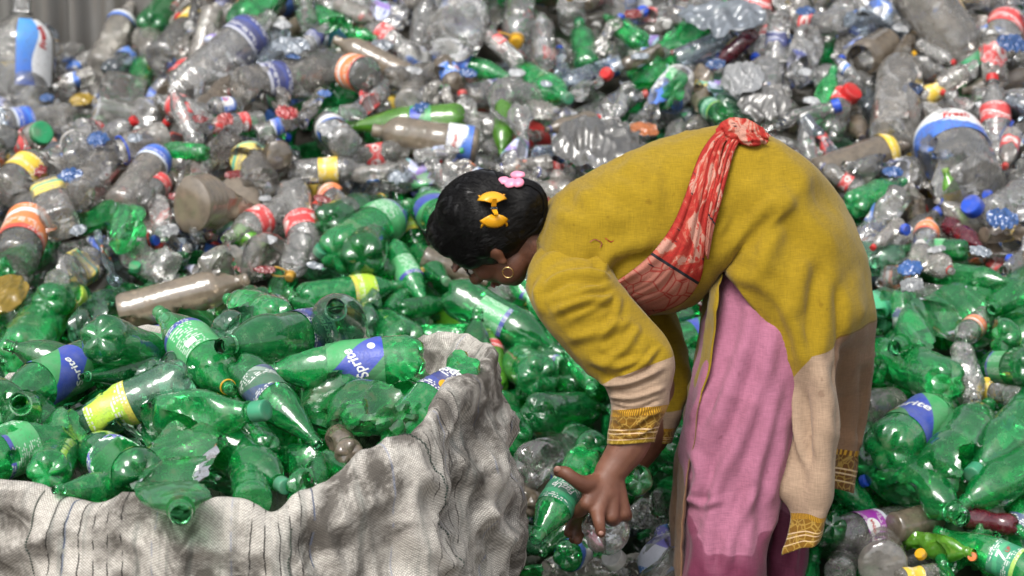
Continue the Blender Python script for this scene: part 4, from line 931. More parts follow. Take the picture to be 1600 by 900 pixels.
# ---------------------------------------------------------------- the woman
PD = 4.64
def fabric(name, bands, weave=900.0, wet=None, blotch=.25):
    """cloth colours by the garment's own length (uv.y in rows), with weave, slubs and soiling"""
    t = NT(name); uv = t.n('TexCoord').outputs['UV']; c = t.coords(False); v = t.n('SeparateXYZ', Vector=uv).outputs[1]; u = t.n('SeparateXYZ', Vector=uv).outputs[0]
    n1 = t.n('TexNoise', Vector=c, Scale=9.0, Detail=6.0, Roughness=.6).outputs['Fac']
    n2 = t.n('TexNoise', Vector=t.n('Mapping', Vector=c, Rotation=(0.2, .9, 0), Scale=(60, 60, 700)).outputs[0], Scale=1.0, Detail=3.0).outputs['Fac']
    n3 = t.n('TexNoise', Vector=t.n('Mapping', Vector=c, Rotation=(0.2, .9, 0), Scale=(700, 60, 60)).outputs[0], Scale=1.0, Detail=3.0).outputs['Fac']
    vv = t.math('ADD', v, t.math('MULTIPLY', t.math('SUBTRACT', n1, .5), .06))
    mx = 20.0
    col = None
    for lo, cc in bands:
        if col is None: col = t.mixc(0.0, cc, cc)
        else: col = t.mixc(t.math('GREATER_THAN', t.math('ADD', v, t.math('MULTIPLY', t.math('MAXIMUM', t.math('SUBTRACT', .12, u), 0.0), -5.0 if lo == 12.35 else 0.0)), lo), col, cc)
    if bands[1:] and bands[1][0] == 12.35:   # the tail's outer half is tinted browner than the near fold
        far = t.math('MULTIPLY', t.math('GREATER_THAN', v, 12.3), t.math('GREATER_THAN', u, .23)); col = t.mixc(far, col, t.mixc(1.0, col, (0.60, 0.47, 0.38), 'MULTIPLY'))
    gold = [lo for lo, cc in bands if cc == GOLD]
    if gold:
        g0 = gold[0]; f = t.math('SUBTRACT', v, g0)
        tick = t.math('MULTIPLY', t.math('MULTIPLY', t.math('GREATER_THAN', f, .0), t.math('LESS_THAN', f, .2)), t.ramp(t.math('FRACT', t.math('MULTIPLY', u, 130.0)), [(.45, 0.0), (.55, .8)]))
        col = t.mixc(tick, col, (0.50, 0.27, 0.02))
        for s_ in (.52, .62, .80):
            ln = t.math('MULTIPLY', t.math('GREATER_THAN', f, s_), t.math('LESS_THAN', f, s_ + .035)); col = t.mixc(t.math('MULTIPLY', ln, .8), col, (0.62, 0.45, 0.28))
        pat = t.ramp(t.n('TexVoronoi', {'feature': 'DISTANCE_TO_EDGE'}, Vector=c, Scale=70.0).outputs['Distance'], [(.03, .35), (.1, 0.0)])
        col = t.mixc(t.math('MULTIPLY', t.math('GREATER_THAN', f, .2), pat), col, (0.60, 0.42, 0.1))
    k = t.math('MULTIPLY', t.ramp(n2, [(.25, .80), (.75, 1.14)]), t.ramp(n3, [(.25, .86), (.75, 1.1)]))
    col = t.mixc(1.0, col, k, 'MULTIPLY')
    col = t.mixc(t.math('MULTIPLY', t.ramp(n1, [(.50, 0.0), (.75, 1.0)]), blotch), col, t.mixc(1.0, col, (0.55, 0.48, 0.42), 'MULTIPLY'))
    spots = t.ramp(t.n('TexNoise', Vector=c, Scale=34.0, Detail=2.0).outputs['Fac'], [(.70, 0.0), (.75, .45)])
    col = t.mixc(spots, col, t.mixc(1.0, col, (0.5, 0.4, 0.4), 'MULTIPLY'))
    rough = .88
    if wet:   # soaked below a ragged tide line
        z = t.n('SeparateXYZ', Vector=t.n('NewGeometry').outputs['Position']).outputs[2]
        zz = t.math('ADD', z, t.math('MULTIPLY', t.math('SUBTRACT', t.n('TexNoise', Vector=c, Scale=7.0, Detail=2.0).outputs['Fac'], .5), .22))
        w = t.ramp(t.math('SUBTRACT', wet, zz), [(.0, 0.0), (.004, .75), (.03, 1.0)])
        col = t.mixc(w, col, t.mixc(1.0, col, (0.44, 0.22, 0.32), 'MULTIPLY'))
        rough = t.math('SUBTRACT', .88, t.math('MULTIPLY', w, .3))
    b = t.n('Bump', Strength=.35, Distance=.0012, Height=t.math('ADD', n2, n3)).outputs[0]
    b = t.n('Bump', Strength=.35, Distance=.012, Height=n1, Normal=b).outputs[0]
    cw = t.n('Mapping', Vector=c, Rotation=(0.0, .5, 0), Scale=(9, 9, 4)).outputs[0]
    cr1 = t.n('TexNoise', {'noise_type': 'RIDGED_MULTIFRACTAL'}, Vector=cw, Scale=1.0, Detail=3.0, Roughness=.5, Distortion=.4).outputs['Fac']
    b = t.n('Bump', Strength=.6, Distance=.014, Height=cr1, Normal=b).outputs[0]
    p = t.n('BsdfPrincipled', Base_Color=col, Roughness=rough, Normal=b); p.inputs['Specular IOR Level'].default_value = .15
    p.inputs['Sheen Weight'].default_value = .12
    return t.done(p.outputs[0])
MUST, CREAM, GOLD = (0.262, 0.172, 0.008), (0.32, 0.225, 0.155), (0.17, 0.082, 0.009)
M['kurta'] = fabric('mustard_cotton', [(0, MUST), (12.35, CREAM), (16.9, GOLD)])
M['sleeve'] = fabric('mustard_sleeve', [(0, MUST), (5.75, CREAM), (7.0, GOLD), (7.85, (0.24, 0.155, 0.012))])
M['salwar'] = fabric('pink_cotton', [(0, (0.315, 0.118, 0.182))], wet=.355, blotch=.35)
def scarf_mat():
    t = NT('red_print_scarf'); uv = t.n('TexCoord').outputs['UV']; c = t.n('Mapping', Vector=uv, Scale=(1, 1, 1)).outputs[0]; v = t.n('SeparateXYZ', Vector=uv).outputs[1]
    nz = t.n('TexNoise', Vector=c, Scale=20.0, Detail=3.0, Distortion=1.6).outputs['Fac']
    n2 = t.n('TexNoise', Vector=c, Scale=34.0, Detail=2.0, Distortion=2.5).outputs['Fac']
    col = t.ramp(nz, [(.0, (0.29, 0.024, 0.019)), (.45, (0.34, 0.036, 0.026)), (.51, (0.39, 0.095, 0.065)), (.555, (0.43, 0.215, 0.165))], 'CONSTANT')
    col = t.mixc(t.ramp(n2, [(.60, 0.0), (.62, .9)]), col, (0.38, 0.025, 0.02))
    cell = t.ramp(t.n('TexVoronoi', {'feature': 'DISTANCE_TO_EDGE'}, Vector=c, Scale=38.0).outputs['Distance'], [(.0, 1.0), (.06, 0.0)])
    low = t.math('LESS_THAN', v, .085)
    col = t.mixc(t.math('MULTIPLY', low, .85), col, t.mixc(cell, (0.36, 0.155, 0.115), (0.26, 0.02, 0.017)))
    line = t.math('MULTIPLY', t.math('GREATER_THAN', v, .085), t.math('LESS_THAN', v, .090)); col = t.mixc(line, col, (0.02, 0.02, 0.025))
    dash = t.ramp(t.n('TexNoise', Vector=t.n('Mapping', Vector=c, Scale=(20, 110, 1)).outputs[0], Scale=1.0, Detail=1.0).outputs['Fac'], [(.70, 0.0), (.73, .9)])
    col = t.mixc(dash, col, (0.03, 0.02, 0.025))
    fine = t.n('TexNoise', Vector=c, Scale=500.0, Detail=2.0).outputs['Fac']
    p = t.n('BsdfPrincipled', Base_Color=t.mixc(1.0, col, t.ramp(fine, [(.3, .85), (.7, 1.1)]), 'MULTIPLY'), Roughness=.85, Normal=t.n('Bump', Strength=.3, Distance=.001, Height=fine).outputs[0])
    p.inputs['Specular IOR Level'].default_value = .15
    return t.done(p.outputs[0])
M['scarf'] = scarf_mat()
def skin_mat():
    t = NT('brown_skin'); c = t.coords(False); n1 = t.n('TexNoise', Vector=c, Scale=22.0, Detail=6.0).outputs['Fac']; n2 = t.n('TexNoise', Vector=c, Scale=260.0, Detail=3.0).outputs['Fac']
    col = t.mixc(t.ramp(n1, [(.3, 0.0), (.7, 1.0)]), (0.180, 0.074, 0.043), (0.115, 0.045, 0.026))
    p = t.n('BsdfPrincipled', Base_Color=col, Roughness=.52, Normal=t.n('Bump', Strength=.30, Distance=.0012, Height=t.math('ADD', t.math('MULTIPLY', n2, 1.0), t.ramp(t.n('TexVoronoi', {'feature': 'DISTANCE_TO_EDGE'}, Vector=t.n('Mapping', Vector=c, Scale=(300, 300, 420)).outputs[0], Scale=1.0).outputs['Distance'], [(.0, 0.0), (.12, .25)]))).outputs[0])
    p.inputs['Subsurface Weight'].default_value = .08; p.inputs['Subsurface Radius'].default_value = (.012, .004, .002)
    return t.done(p.outputs[0])
M['skin'] = skin_mat()
def hair_mat():
    t = NT('black_hair'); c = t.coords(False)
    p = t.n('BsdfPrincipled', Base_Color=(0.0035, 0.003, 0.0032), Roughness=.34); p.inputs['Specular IOR Level'].default_value = .26
    return t.done(p.outputs[0])
M['hair'] = hair_mat()
M['gold'] = NT('gold_metal'); _t = M['gold']; M['gold'] = _t.done(_t.n('BsdfPrincipled', Base_Color=(.75, .5, .22), Metallic=1.0, Roughness=.25).outputs[0])
M['clip_yellow'] = plain('amber_clip', (.72, .34, .012), .3, .5, .08, .05); M['clip_pink'] = plain('pink_clip', (.72, .24, .36), .3, .5, .1, .05, scale=160.0, dirt_col=(.8, .6, .7))
M['steel'] = plain('steel_spring', (.25, .25, .25), .35); M['eye_dark'] = plain('lash', (.006, .005, .005), .5); M['eye_white'] = plain('eye_white', (.6, .56, .52), .25); M['lip'] = plain('lip', (.2, .06, .05), .5)

WOMAN = empty('person', (0.40, 4.55, 0))
tag(WOMAN, 'person in mustard tunic and pink trousers bending over to pick up bottles', 'person')
def part(name, me, mat, parent=None):
    o = obj(name, me, mat, parent or WOMAN); o.matrix_parent_inverse = (parent or WOMAN).matrix_basis.inverted() if (parent is None) else Matrix()
    return o

# cloth folds: strokes in photo pixels raised (or sunk) on the side that faces the camera
def fold_field(V, N, strokes, noise_amp=.003, nscale=14.0, seed=0.0):
    V = np.array(V); out = V.copy()
    pr = np.array([project(v) for v in V]); face = np.array([(CAM - Vector(v)).normalized().dot(Vector(n)) for v, n in zip(V, N)])
    dsp = np.zeros(len(V))
    for pts, w, amp in strokes:
        P = np.array(cr(pts, 24)); best = np.full(len(V), 1e9); bt = np.zeros(len(V))
        for i in range(23):
            a, b = P[i], P[i + 1]; d = b - a; t = np.clip(((pr[:, :2] - a) @ d) / (d @ d + 1e-9), 0, 1); q = a + t[:, None] * d
            ds = np.linalg.norm(pr[:, :2] - q, axis=1); m = ds < best; best[m] = ds[m]; bt[m] = (i + t[m]) / 23
        taper = np.clip(np.minimum(bt, 1 - bt) * 5, 0.12, 1); x = best / w
        dsp += amp * taper * (np.exp(-x * x) - .45 * np.exp(-((x - 1.6) / .8) ** 2)) * np.clip(face * 3, 0, 1)
    for i, v in enumerate(V):
        q = Vector(v); dsp[i] += noise_amp * (mnoise.noise(Vector((q.x * nscale + seed, q.y * nscale, q.z * nscale * .7))) + .9 * (1 - 2.4 * abs(mnoise.noise(Vector((q.x * 1.3 + q.z * .5, q.y, q.z * .55)) * nscale * 1.3)) ** .8))
    return out + np.array(N) * dsp[:, None]
def vnormals(V, F):
    me = bpy.data.meshes.new('tmp'); me.from_pydata([tuple(map(float, v)) for v in V], [], F); me.update()
    N = np.empty(len(V) * 3, np.float32); me.vertices.foreach_get('normal', N); bpy.data.meshes.remove(me); return N.reshape(-1, 3)
def outward(V, F, centre_dir=None):
    """normals, flipped so that most face the camera on camera-facing side (outside)"""
    N = vnormals(V, F); c = np.array(V).mean(0)
    if ((np.array(V) - c) * N).sum() < 0: F = [tuple(reversed(f)) for f in F]; N = -N
    return N, F
def loft(rings, nr, nc=64, ex=2.2):
    """closed garment tube: each ring = two silhouette points in photo pixels, half depth, depth of its middle"""
    R = cr([(a, b, c, d, h, q) for (a, b, c, d, h, q) in rings], nr); V = []; vv = np.linspace(0, len(rings) - 1, nr)
    for (tx, ty, bx, by, hd, dc) in R:
        T = at(tx, ty, dc); B = at(bx, by, dc); C = (T + B) / 2; A = (T - B) / 2
        for j in range(nc):
            ph = j / nc * 2 * math.pi; c, s = math.cos(ph), math.sin(ph)
            cc = math.copysign(abs(c) ** (2 / ex), c); ss = math.copysign(abs(s) ** (2 / ex), s)
            V.append(C + A * cc + FWD * (hd * ss))
    F = grid_faces(nr, nc, True); uv = []
    for r in range(nr - 1):
        for j in range(nc): uv += [(j / nc * .6, vv[r]), ((j + 1) / nc * .6, vv[r]), ((j + 1) / nc * .6, vv[r + 1]), (j / nc * .6, vv[r + 1])]
    return V, F, uv
def garment(name, rings, nr, mat, strokes, namp=.003, ns=14.0, nc=64, caps=True, parent=None, seed=0.0, calm=0.0):
    V, F, uv = loft(rings, nr, nc); N = vnormals(V, F); c = np.array(V).mean(0)
    if ((np.array(V) - c) * N).sum() < 0:
        F2 = []; uv2 = []
        for i, f in enumerate(F): F2.append(tuple(reversed(f))); uv2 += list(reversed(uv[4 * i:4 * i + 4]))
        F, uv, N = F2, uv2, -N
    V0 = np.array([v[:] for v in V]); V = fold_field(V, N, strokes, namp, ns, seed)
    if calm: wr = np.repeat(np.clip(np.linspace(0, 1, nr) / calm, 0, 1) ** 1.5, nc)[:, None]; V = V0 + (V - V0) * wr
    return part(name, mesh_from(name, V, F, True, uv), mat, parent), V, F

# ----- tunic: bodice rings run neck to waist, then one back panel and one front panel hang on from the same cloth
K = [(850, 322, 836, 400, .072, 4.66), (884, 294, 846, 462, .145, 4.65), (930, 266, 888, 486, .180, 4.645), (985, 238, 946, 492, .185, 4.64), (1045, 215, 1000, 492, .178, 4.64), (1105, 202, 1046, 488, .168, 4.64),
     (1160, 201, 1084, 474, .164, 4.64), (1215, 222, 1106, 452, .170, 4.64), (1268, 262, 1114, 430, .180, 4.64)]
PB = [  # near slit edge, near fold, behind the fold, outer silhouette, half depth
 (1146, 442, 1225, 352, 1272, 322, 1308, 303, .185), (1172, 474, 1258, 408, 1304, 375, 1338, 356, .188), (1196, 512, 1278, 468, 1322, 436, 1356, 414, .186), (1216, 556, 1290, 525, 1330, 500, 1365, 480, .182),
 (1232, 606, 1304, 590, 1308, 560, 1366, 540, .174), (1240, 662, 1309, 655, 1297, 622, 1361, 602, .166), (1232, 712, 1306, 716, 1292, 670, 1354, 660, .160), (1211, 762, 1298, 775, 1286, 692, 1348, 690, .158),
 (1236, 806, 1288, 806, 1282, 712, 1343, 710, .156), (1222, 868, 1278, 846, 1276, 766, 1335, 771, .154)]
PF = [(1110, 462), (1103, 512), (1095, 560), (1086, 610), (1076, 660), (1066, 726), (1060, 800), (1060, 860), (1062, 920), (1066, 985)]
def tunic():
    NB, NF = 60, 14; rows_b, rows_f = [], []
    pb0, pb1 = math.radians(-152), math.radians(152)
    def ring_pt(k, ph):
        tx, ty, bx, by, hd, dc = k; T = at(tx, ty, dc); B = at(bx, by, dc); c, s = math.cos(ph), math.sin(ph); ex = 2.25
        return (T + B) / 2 + (T - B) / 2 * math.copysign(abs(c) ** (2 / ex), c) + FWD * hd * math.copysign(abs(s) ** (2 / ex), s)
    for k in K:
        rows_b.append([ring_pt(k, pb0 + (pb1 - pb0) * j / (NB - 1)) for j in range(NB)])
        rows_f.append([ring_pt(k, pb1 + (2 * math.pi - (pb1 - pb0)) * j / (NF + 1)) for j in range(0, NF + 2)])
    for i, (ex, ey, nx, ny, mx, my, tx, ty, hd) in enumerate(PB):
        dc = 4.64; lo = smooth(3, 6, i)
        ctrl = [at(ex, ey, dc - hd * .80), at((ex * .5 + nx * .5), (ey * .5 + ny * .5), dc - hd * 1.0), at(nx, ny, dc - hd * (.88 + .06 * lo)), at(mx, my, dc - hd * (.72 - .72 * lo)), at(tx, ty, dc + .01 + .12 * lo),
                at(mx, my - 6, dc + hd * .55), at(nx, ny - 20, dc + hd * .9), at((ex * .5 + nx * .5), (ey * .5 + ny * .5) - 30, dc + hd), at(ex - 12, ey - 30, dc + hd * .85)]
        rows_b.append([Vector(q) for q in cr([c[:] for c in ctrl], NB)])
    for i, (x, y) in enumerate(PF):
        w = .145 - .004 * i; dc = 4.63
        rows_f.append([at(x + 9 * (1 - 2 * j / (NF + 1)) * -1 + 5 * math.sin(j * .9 + i * .4), y + 6 * math.sin(j), dc + w * (1 - 2 * j / (NF + 1))) for j in range(NF + 2)])
    UPS = 9; nK = len(K) + len(PB)
    def up(rows): 
        A = np.array([[v[:] for v in r] for r in rows]); return np.stack([cr(A[:, j], (nK - 1) * UPS + 1) for j in range(A.shape[1])], 1)
    GB, GF = up(rows_b), up(rows_f); nr = GB.shape[0]; vv = np.linspace(0, nK - 1, nr)
    # sew: in the bodice the front's first/last columns are the back's last/first
    kr = (len(K) - 1) * UPS
    V = GB.reshape(-1, 3).tolist(); F = grid_faces(nr, NB); uv = []
    wid = np.concatenate([[0], np.cumsum(np.linalg.norm(np.diff(GB[kr], axis=0), axis=1))])
    for r in range(nr - 1):
        for j in range(NB - 1): uv += [(wid[j], vv[r]), (wid[j + 1], vv[r]), (wid[j + 1], vv[r + 1]), (wid[j], vv[r + 1])]
    nf = NF + 2; idx = np.zeros((nr, nf), int)
    for r in range(nr):
        for j in range(nf):
            if r <= kr and j == 0: idx[r, j] = r * NB + NB - 1
            elif r <= kr and j == nf - 1: idx[r, j] = r * NB
            else: idx[r, j] = len(V); V.append(GF[r, j].tolist())
    for r in range(nr - 1):
        for j in range(nf - 1):
            F.append((idx[r, j], idx[r, j + 1], idx[r + 1, j + 1], idx[r + 1, j])); uv += [(.9 + j * .02, vv[r]), (.92 + j * .02, vv[r]), (.92 + j * .02, vv[r + 1]), (.9 + j * .02, vv[r + 1])]
    N = vnormals(V, F); VA = np.array(V); c = VA[:kr * NB].mean(0)
    if ((VA[:kr * NB] - c) * N[:kr * NB]).sum() < 0: N = -N
    S = [([(905, 300), (940, 330), (985, 350)], 14, .006), ([(870, 330), (900, 345), (945, 350)], 12, .005), ([(935, 430), (955, 395), (1000, 380), (1030, 372)], 9, .008), ([(940, 450), (975, 412), (1020, 395)], 8, -.008),
         ([(1000, 250), (1020, 280), (1030, 330)], 14, .004), ([(960, 285), (985, 300), (1010, 310)], 11, .004), ([(1120, 290), (1140, 282), (1170, 290)], 5, .004), ([(1112, 320), (1135, 318), (1165, 330)], 5, .004), ([(1108, 345), (1130, 350), (1160, 368)], 5, .0035), ([(1130, 400), (1180, 340), (1210, 320)], 9, .005),
         ([(1140, 425), (1200, 450), (1245, 520), (1262, 590)], 10, .006), ([(1225, 350), (1200, 390), (1185, 440)], 14, .006), ([(1262, 400), (1248, 440), (1240, 500)], 14, .007), ([(1288, 430), (1285, 500), (1280, 560)], 13, .009), ([(1310, 440), (1312, 520), (1310, 600)], 8, -.006),
         ([(1335, 420), (1340, 480), (1340, 540)], 9, .006), ([(1280, 560), (1284, 660), (1270, 800)], 12, .010), ([(1252, 600), (1262, 680), (1268, 720)], 7, -.008), ([(1238, 610), (1250, 680), (1262, 740)], 6, .006), ([(1298, 600), (1296, 700), (1285, 800)], 9, .006), ([(1330, 560), (1330, 660), (1325, 760)], 8, .006), ([(1347, 560), (1345, 650), (1338, 750)], 6, -.005),
         ([(1150, 447), (1180, 482), (1215, 550), (1234, 608)], 3.2, .003), ([(1140, 300), (1250, 330), (1320, 400)], 26, .004), ([(1180, 250), (1240, 290), (1290, 350)], 22, -.003)]
    V = fold_field(VA, N, [(a, b, c * 1.5) for a, b, c in S], .0042, 13.0)
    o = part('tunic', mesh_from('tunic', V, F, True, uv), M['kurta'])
    md = o.modifiers.new('cloth_thickness', 'SOLIDIFY'); md.thickness = .0022; md.offset = 0.0
    return o, V, F
TUNIC, TV, TF = tunic()
NEAR_SLEEVE = [(872, 360, 930, 345, .03, 4.61), (834, 400, 940, 372, .062, 4.565), (822, 446, 952, 412, .080, 4.505), (836, 486, 966, 440, .080, 4.475), (874, 537, 1004, 488, .072, 4.465), (916, 580, 1040, 530, .066, 4.455), (944, 603, 1053, 566, .060, 4.45), (957, 640, 1043, 630, .054, 4.445), (948, 693, 1021, 689, .049, 4.44)]
SLS = [([(838, 420), (870, 395), (920, 385), (950, 392)], 9, .008), ([(842, 455), (880, 432), (925, 428), (955, 440)], 9, .007), ([(860, 490), (910, 470), (960, 468)], 9, .005), ([(900, 380), (930, 400), (950, 425)], 8, .007), ([(885, 530), (930, 520), (990, 500)], 12, .004),
       ([(935, 592), (965, 600), (1000, 592), (1040, 572)], 7, .006), ([(920, 560), (960, 572), (1010, 562)], 10, .004), ([(955, 618), (990, 622), (1040, 604)], 5, .005), ([(956, 632), (990, 640), (1035, 622)], 4, -.004), ([(955, 648), (985, 668), (1010, 650), (1035, 640)], 4, .005), ([(952, 668), (990, 682), (1025, 660)], 4, .004)]
SLS = [(a, b * .75, c * 1.7) for a, b, c in SLS] + [([(958, 446), (920, 452), (875, 470)], 5, .005), ([(962, 455), (930, 480), (890, 500)], 5, .005), ([(968, 462), (960, 500), (935, 535)], 6, .006), ([(850, 430), (838, 460), (850, 495)], 6, .005), ([(1000, 505), (975, 545), (940, 570)], 7, .006), ([(1030, 540), (1000, 575), (965, 590)], 5, .006)]
SLEEVE, _, _ = garment('sleeve', NEAR_SLEEVE, 120, M['sleeve'], SLS, .0028, 16.0, 96, calm=.3)
for th_ in ([(922, 378), (930, 374), (940, 380), (938, 386)], [(958, 382), (968, 380), (975, 386), (972, 396)], [(946, 372), (955, 378), (962, 372)]):
    q_ = [Vector(p_) for p_ in cr([at(x_, y_, 4.455)[:] for x_, y_ in th_], 14)]; V_ = []
    for i_, p_ in enumerate(q_): V_ += [p_ + (UP * math.cos(k_ * 1.57) + RIGHT * math.sin(k_ * 1.57)) * .0009 for k_ in range(4)]
    part('loose_thread', mesh_from('loose_thread', V_, grid_faces(14, 4, True)), M['cap_red'])
md = SLEEVE.modifiers.new('cloth_thickness', 'SOLIDIFY'); md.thickness = .002
garment('sleeve', [(950, 400, 1010, 380, .05, 4.76), (955, 440, 1025, 415, .065, 4.80), (972, 485, 1044, 460, .062, 4.82), (998, 545, 1066, 525, .056, 4.82), (1022, 595, 1078, 580, .050, 4.80), (1028, 625, 1076, 616, .048, 4.78), (1024, 650, 1066, 645, .045, 4.76), (1018, 668, 1058, 668, .043, 4.75), (1008, 690, 1048, 692, .042, 4.74)], 60, M['sleeve'], [], .004, 15.0, 48)
# ----- trousers
LEG = [(1132, 392, 1255, 330, .110, 4.64), (1119, 428, 1278, 392, .125, 4.64), (1107, 470, 1296, 456, .130, 4.63), (1095, 520, 1298, 520, .132, 4.61), (1085, 580, 1272, 585, .118, 4.59), (1074, 645, 1252, 650, .108, 4.575), (1063, 705, 1240, 715, .102, 4.57), (1068, 752, 1224, 770, .098, 4.565), (1074, 785, 1212, 815, .096, 4.56), (1068, 840, 1200, 865, .098, 4.555), (1063, 905, 1192, 925, .096, 4.55), (1075, 985, 1178, 1000, .078, 4.55), (1092, 1035, 1165, 1045, .06, 4.55)]
LS = [([(1175, 445), (1170, 520), (1140, 610), (1105, 700)], 15, .011), ([(1205, 500), (1195, 580), (1160, 680), (1120, 770)], 13, .012), ([(1215, 580), (1200, 660), (1175, 760), (1165, 880)], 12, .012), ([(1150, 440), (1125, 520), (1098, 600), (1080, 680)], 12, .007), ([(1120, 590), (1098, 630), (1078, 660)], 8, .007),
      ([(1080, 700), (1095, 745), (1080, 790)], 9, .010), ([(1140, 690), (1120, 760), (1105, 840), (1098, 900)], 10, .009), ([(1185, 760), (1150, 820), (1130, 900)], 9, .009), ([(1225, 640), (1215, 720), (1195, 800)], 9, .008), ([(1075, 775), (1100, 790), (1130, 780)], 6, .006), ([(1090, 830), (1085, 870), (1080, 910)], 8, .006)]
garment('trouser_leg', LEG, 150, M['salwar'], LS, .004, 12.0, 96)
garment('trouser_leg', [(1170, 480, 1320, 440, .13, 4.72), (1170, 580, 1310, 560, .11, 4.76), (1178, 680, 1296, 670, .095, 4.77), (1186, 760, 1280, 755, .085, 4.77), (1190, 830, 1268, 830, .08, 4.76), (1186, 900, 1260, 900, .078, 4.76), (1184, 980, 1250, 980, .07, 4.76), (1196, 1030, 1240, 1030, .055, 4.76)], 80, M['salwar'], [([(1225, 760), (1215, 830), (1205, 900)], 8, .008), ([(1250, 760), (1245, 830), (1238, 900)], 7, .007)], .005, 13.0, 64)

# ----- body: one skin surface grown from tapered limbs, voxel-joined
BM = bmesh.new()
def limb(chain, n=14):
    """chain of (point, radius[, flatten vector]) -> closed tapered tube"""
    P = cr([(*c[0], c[1]) for c in chain], max(8, 5 * len(chain))); rings = []
    prev = None
    for i, q in enumerate(P):
        p = Vector(q[:3]); t = (Vector(P[min(i + 1, len(P) - 1)][:3]) - Vector(P[max(i - 1, 0)][:3])).normalized()
        a = prev if prev is not None else (Vector((0, 0, 1)) if abs(t.z) < .9 else Vector((1, 0, 0)))
        a = (a - t * a.dot(t)).normalized(); prev = a; b = t.cross(a)
        rings.append([BM.verts.new(p + (a * math.cos(k / n * 6.2832) + b * math.sin(k / n * 6.2832)) * q[3]) for k in range(n)])
    for r0, r1 in zip(rings, rings[1:]):
        for k in range(n): BM.faces.new((r0[k], r0[(k + 1) % n], r1[(k + 1) % n], r1[k]))
    BM.faces.new(list(reversed(rings[0]))); BM.faces.new(rings[-1])
    ball(P[0][:3], P[0][3]); ball(P[-1][:3], P[-1][3])
def ball(c, r, m=None):
    mt = Matrix.Translation(Vector(c)) @ ((m.to_4x4()) if m else Matrix()) @ (Matrix.Diagonal((*r, 1)) if isinstance(r, (tuple, list)) else Matrix.Scale(r, 4))
    bmesh.ops.create_icosphere(BM, subdivisions=3, radius=1.0, matrix=mt)
HU = Vector((-.80, -.10, .46)).normalized(); HF = Vector((-.30, .38, -.86)); HF = (HF - HU * HF.dot(HU)).normalized(); HL = HU.cross(HF)
HM = Matrix((HL, HF, HU)).transposed(); HC = at(764, 362, 4.63)
def head(l, f, u): return HC + HL * l + HF * f + HU * u
ball(HC + HU * .018 - HF * .012, (.072, .088, .092), HM)
ball(head(0, .028, -.035), (.060, .064, .062), HM); ball(head(0, .045, -.072), (.040, .040, .036), HM); ball(head(0, .055, -.092), (.024, .026, .02), HM)
ball(head(0, .058, .02), (.050, .030, .04), HM); ball(head(0, .046, -.006), (.056, .036, .046), HM)
for s in (-1, 1):
    ball(head(s * .037, .056, -.028), (.022, .022, .022), HM); ball(head(s * .045, .02, -.065), (.024, .04, .03), HM)
    ball(head(s * .031, .081, .022), (.026, .012, .007), HM)                     # brow
    ball(head(s * .077, -.012, -.012), (.008, .014, .024), HM); ball(head(s * .076, -.004, -.036), (.007, .009, .012), HM); ball(head(s * .082, -.016, -.008), (.005, .010, .018), HM)
limb([(head(0, .088, .006), .009), (head(0, .098, -.016), .010), (head(0, .108, -.033), .013)]); 
for s in (-1, 1): ball(head(s * .012, .096, -.036), (.009, .011, .008), HM)
ball(head(0, .087, -.062), (.022, .011, .006), HM); ball(head(0, .086, -.072), (.020, .011, .006), HM)
NK = at(862, 372, 4.655)
limb([(head(0, -.012, -.045), .050), (head(0, -.022, -.085), .049), (NK, .056)])
# trunk (inside the tunic)
limb([(NK, .056), (at(925, 372, 4.65), .095), (at(1020, 350, 4.64), .112), (at(1110, 335, 4.64), .105), (at(1190, 340, 4.64), .098), (at(1220, 385, 4.64), .095)], 20)
for s, sh in ((-1, at(892, 405, 4.525)), (1, at(925, 390, 4.78))): limb([(at(930, 385, 4.65), .055), (sh, .032)])
# near arm and hand
WR = at(953, 738, 4.425)
limb([(at(892, 412, 4.54), .034), (at(905, 465, 4.48), .045), (at(942, 513, 4.468), .044), (at(990, 565, 4.452), .040)]); limb([(at(990, 565, 4.452), .040), (at(1000, 625, 4.446), .041), (at(984, 690, 4.435), .038), (at(966, 720, 4.43), .032), (WR, .029)])
KN = [at(917, 786, 4.385), at(934, 800, 4.385), at(955, 806, 4.40), at(975, 801, 4.425)]
for q, r in zip(KN, (.0150, .0150, .0145, .0135)): limb([(WR + Vector((0, 0, .005)), .024), ((WR + q) / 2 + (WR - q) * .1, .020), (q, r)])
ball(at(945, 772, 4.410), .024); ball(at(925, 768, 4.405), .021)
limb([(at(938, 752, 4.42), .019), (at(915, 757, 4.385), .0165), (at(898, 749, 4.368), .0130), (at(884, 739, 4.366), .0128), (at(873, 737, 4.374), .0108)])
limb([(KN[0], .0145), (at(903, 800, 4.43), .0125), (at(890, 800, 4.475), .0115), (at(880, 796, 4.51), .0100)])
limb([(KN[1], .0142), (at(936, 816, 4.370), .0118), (at(939, 833, 4.374), .0095)])
limb([(KN[2], .0150), (at(960, 813, 4.435), .0130), (at(953, 812, 4.47), .0115)])
limb([(KN[3], .0140), (at(978, 806, 4.46), .0120), (at(970, 806, 4.49), .0105)])
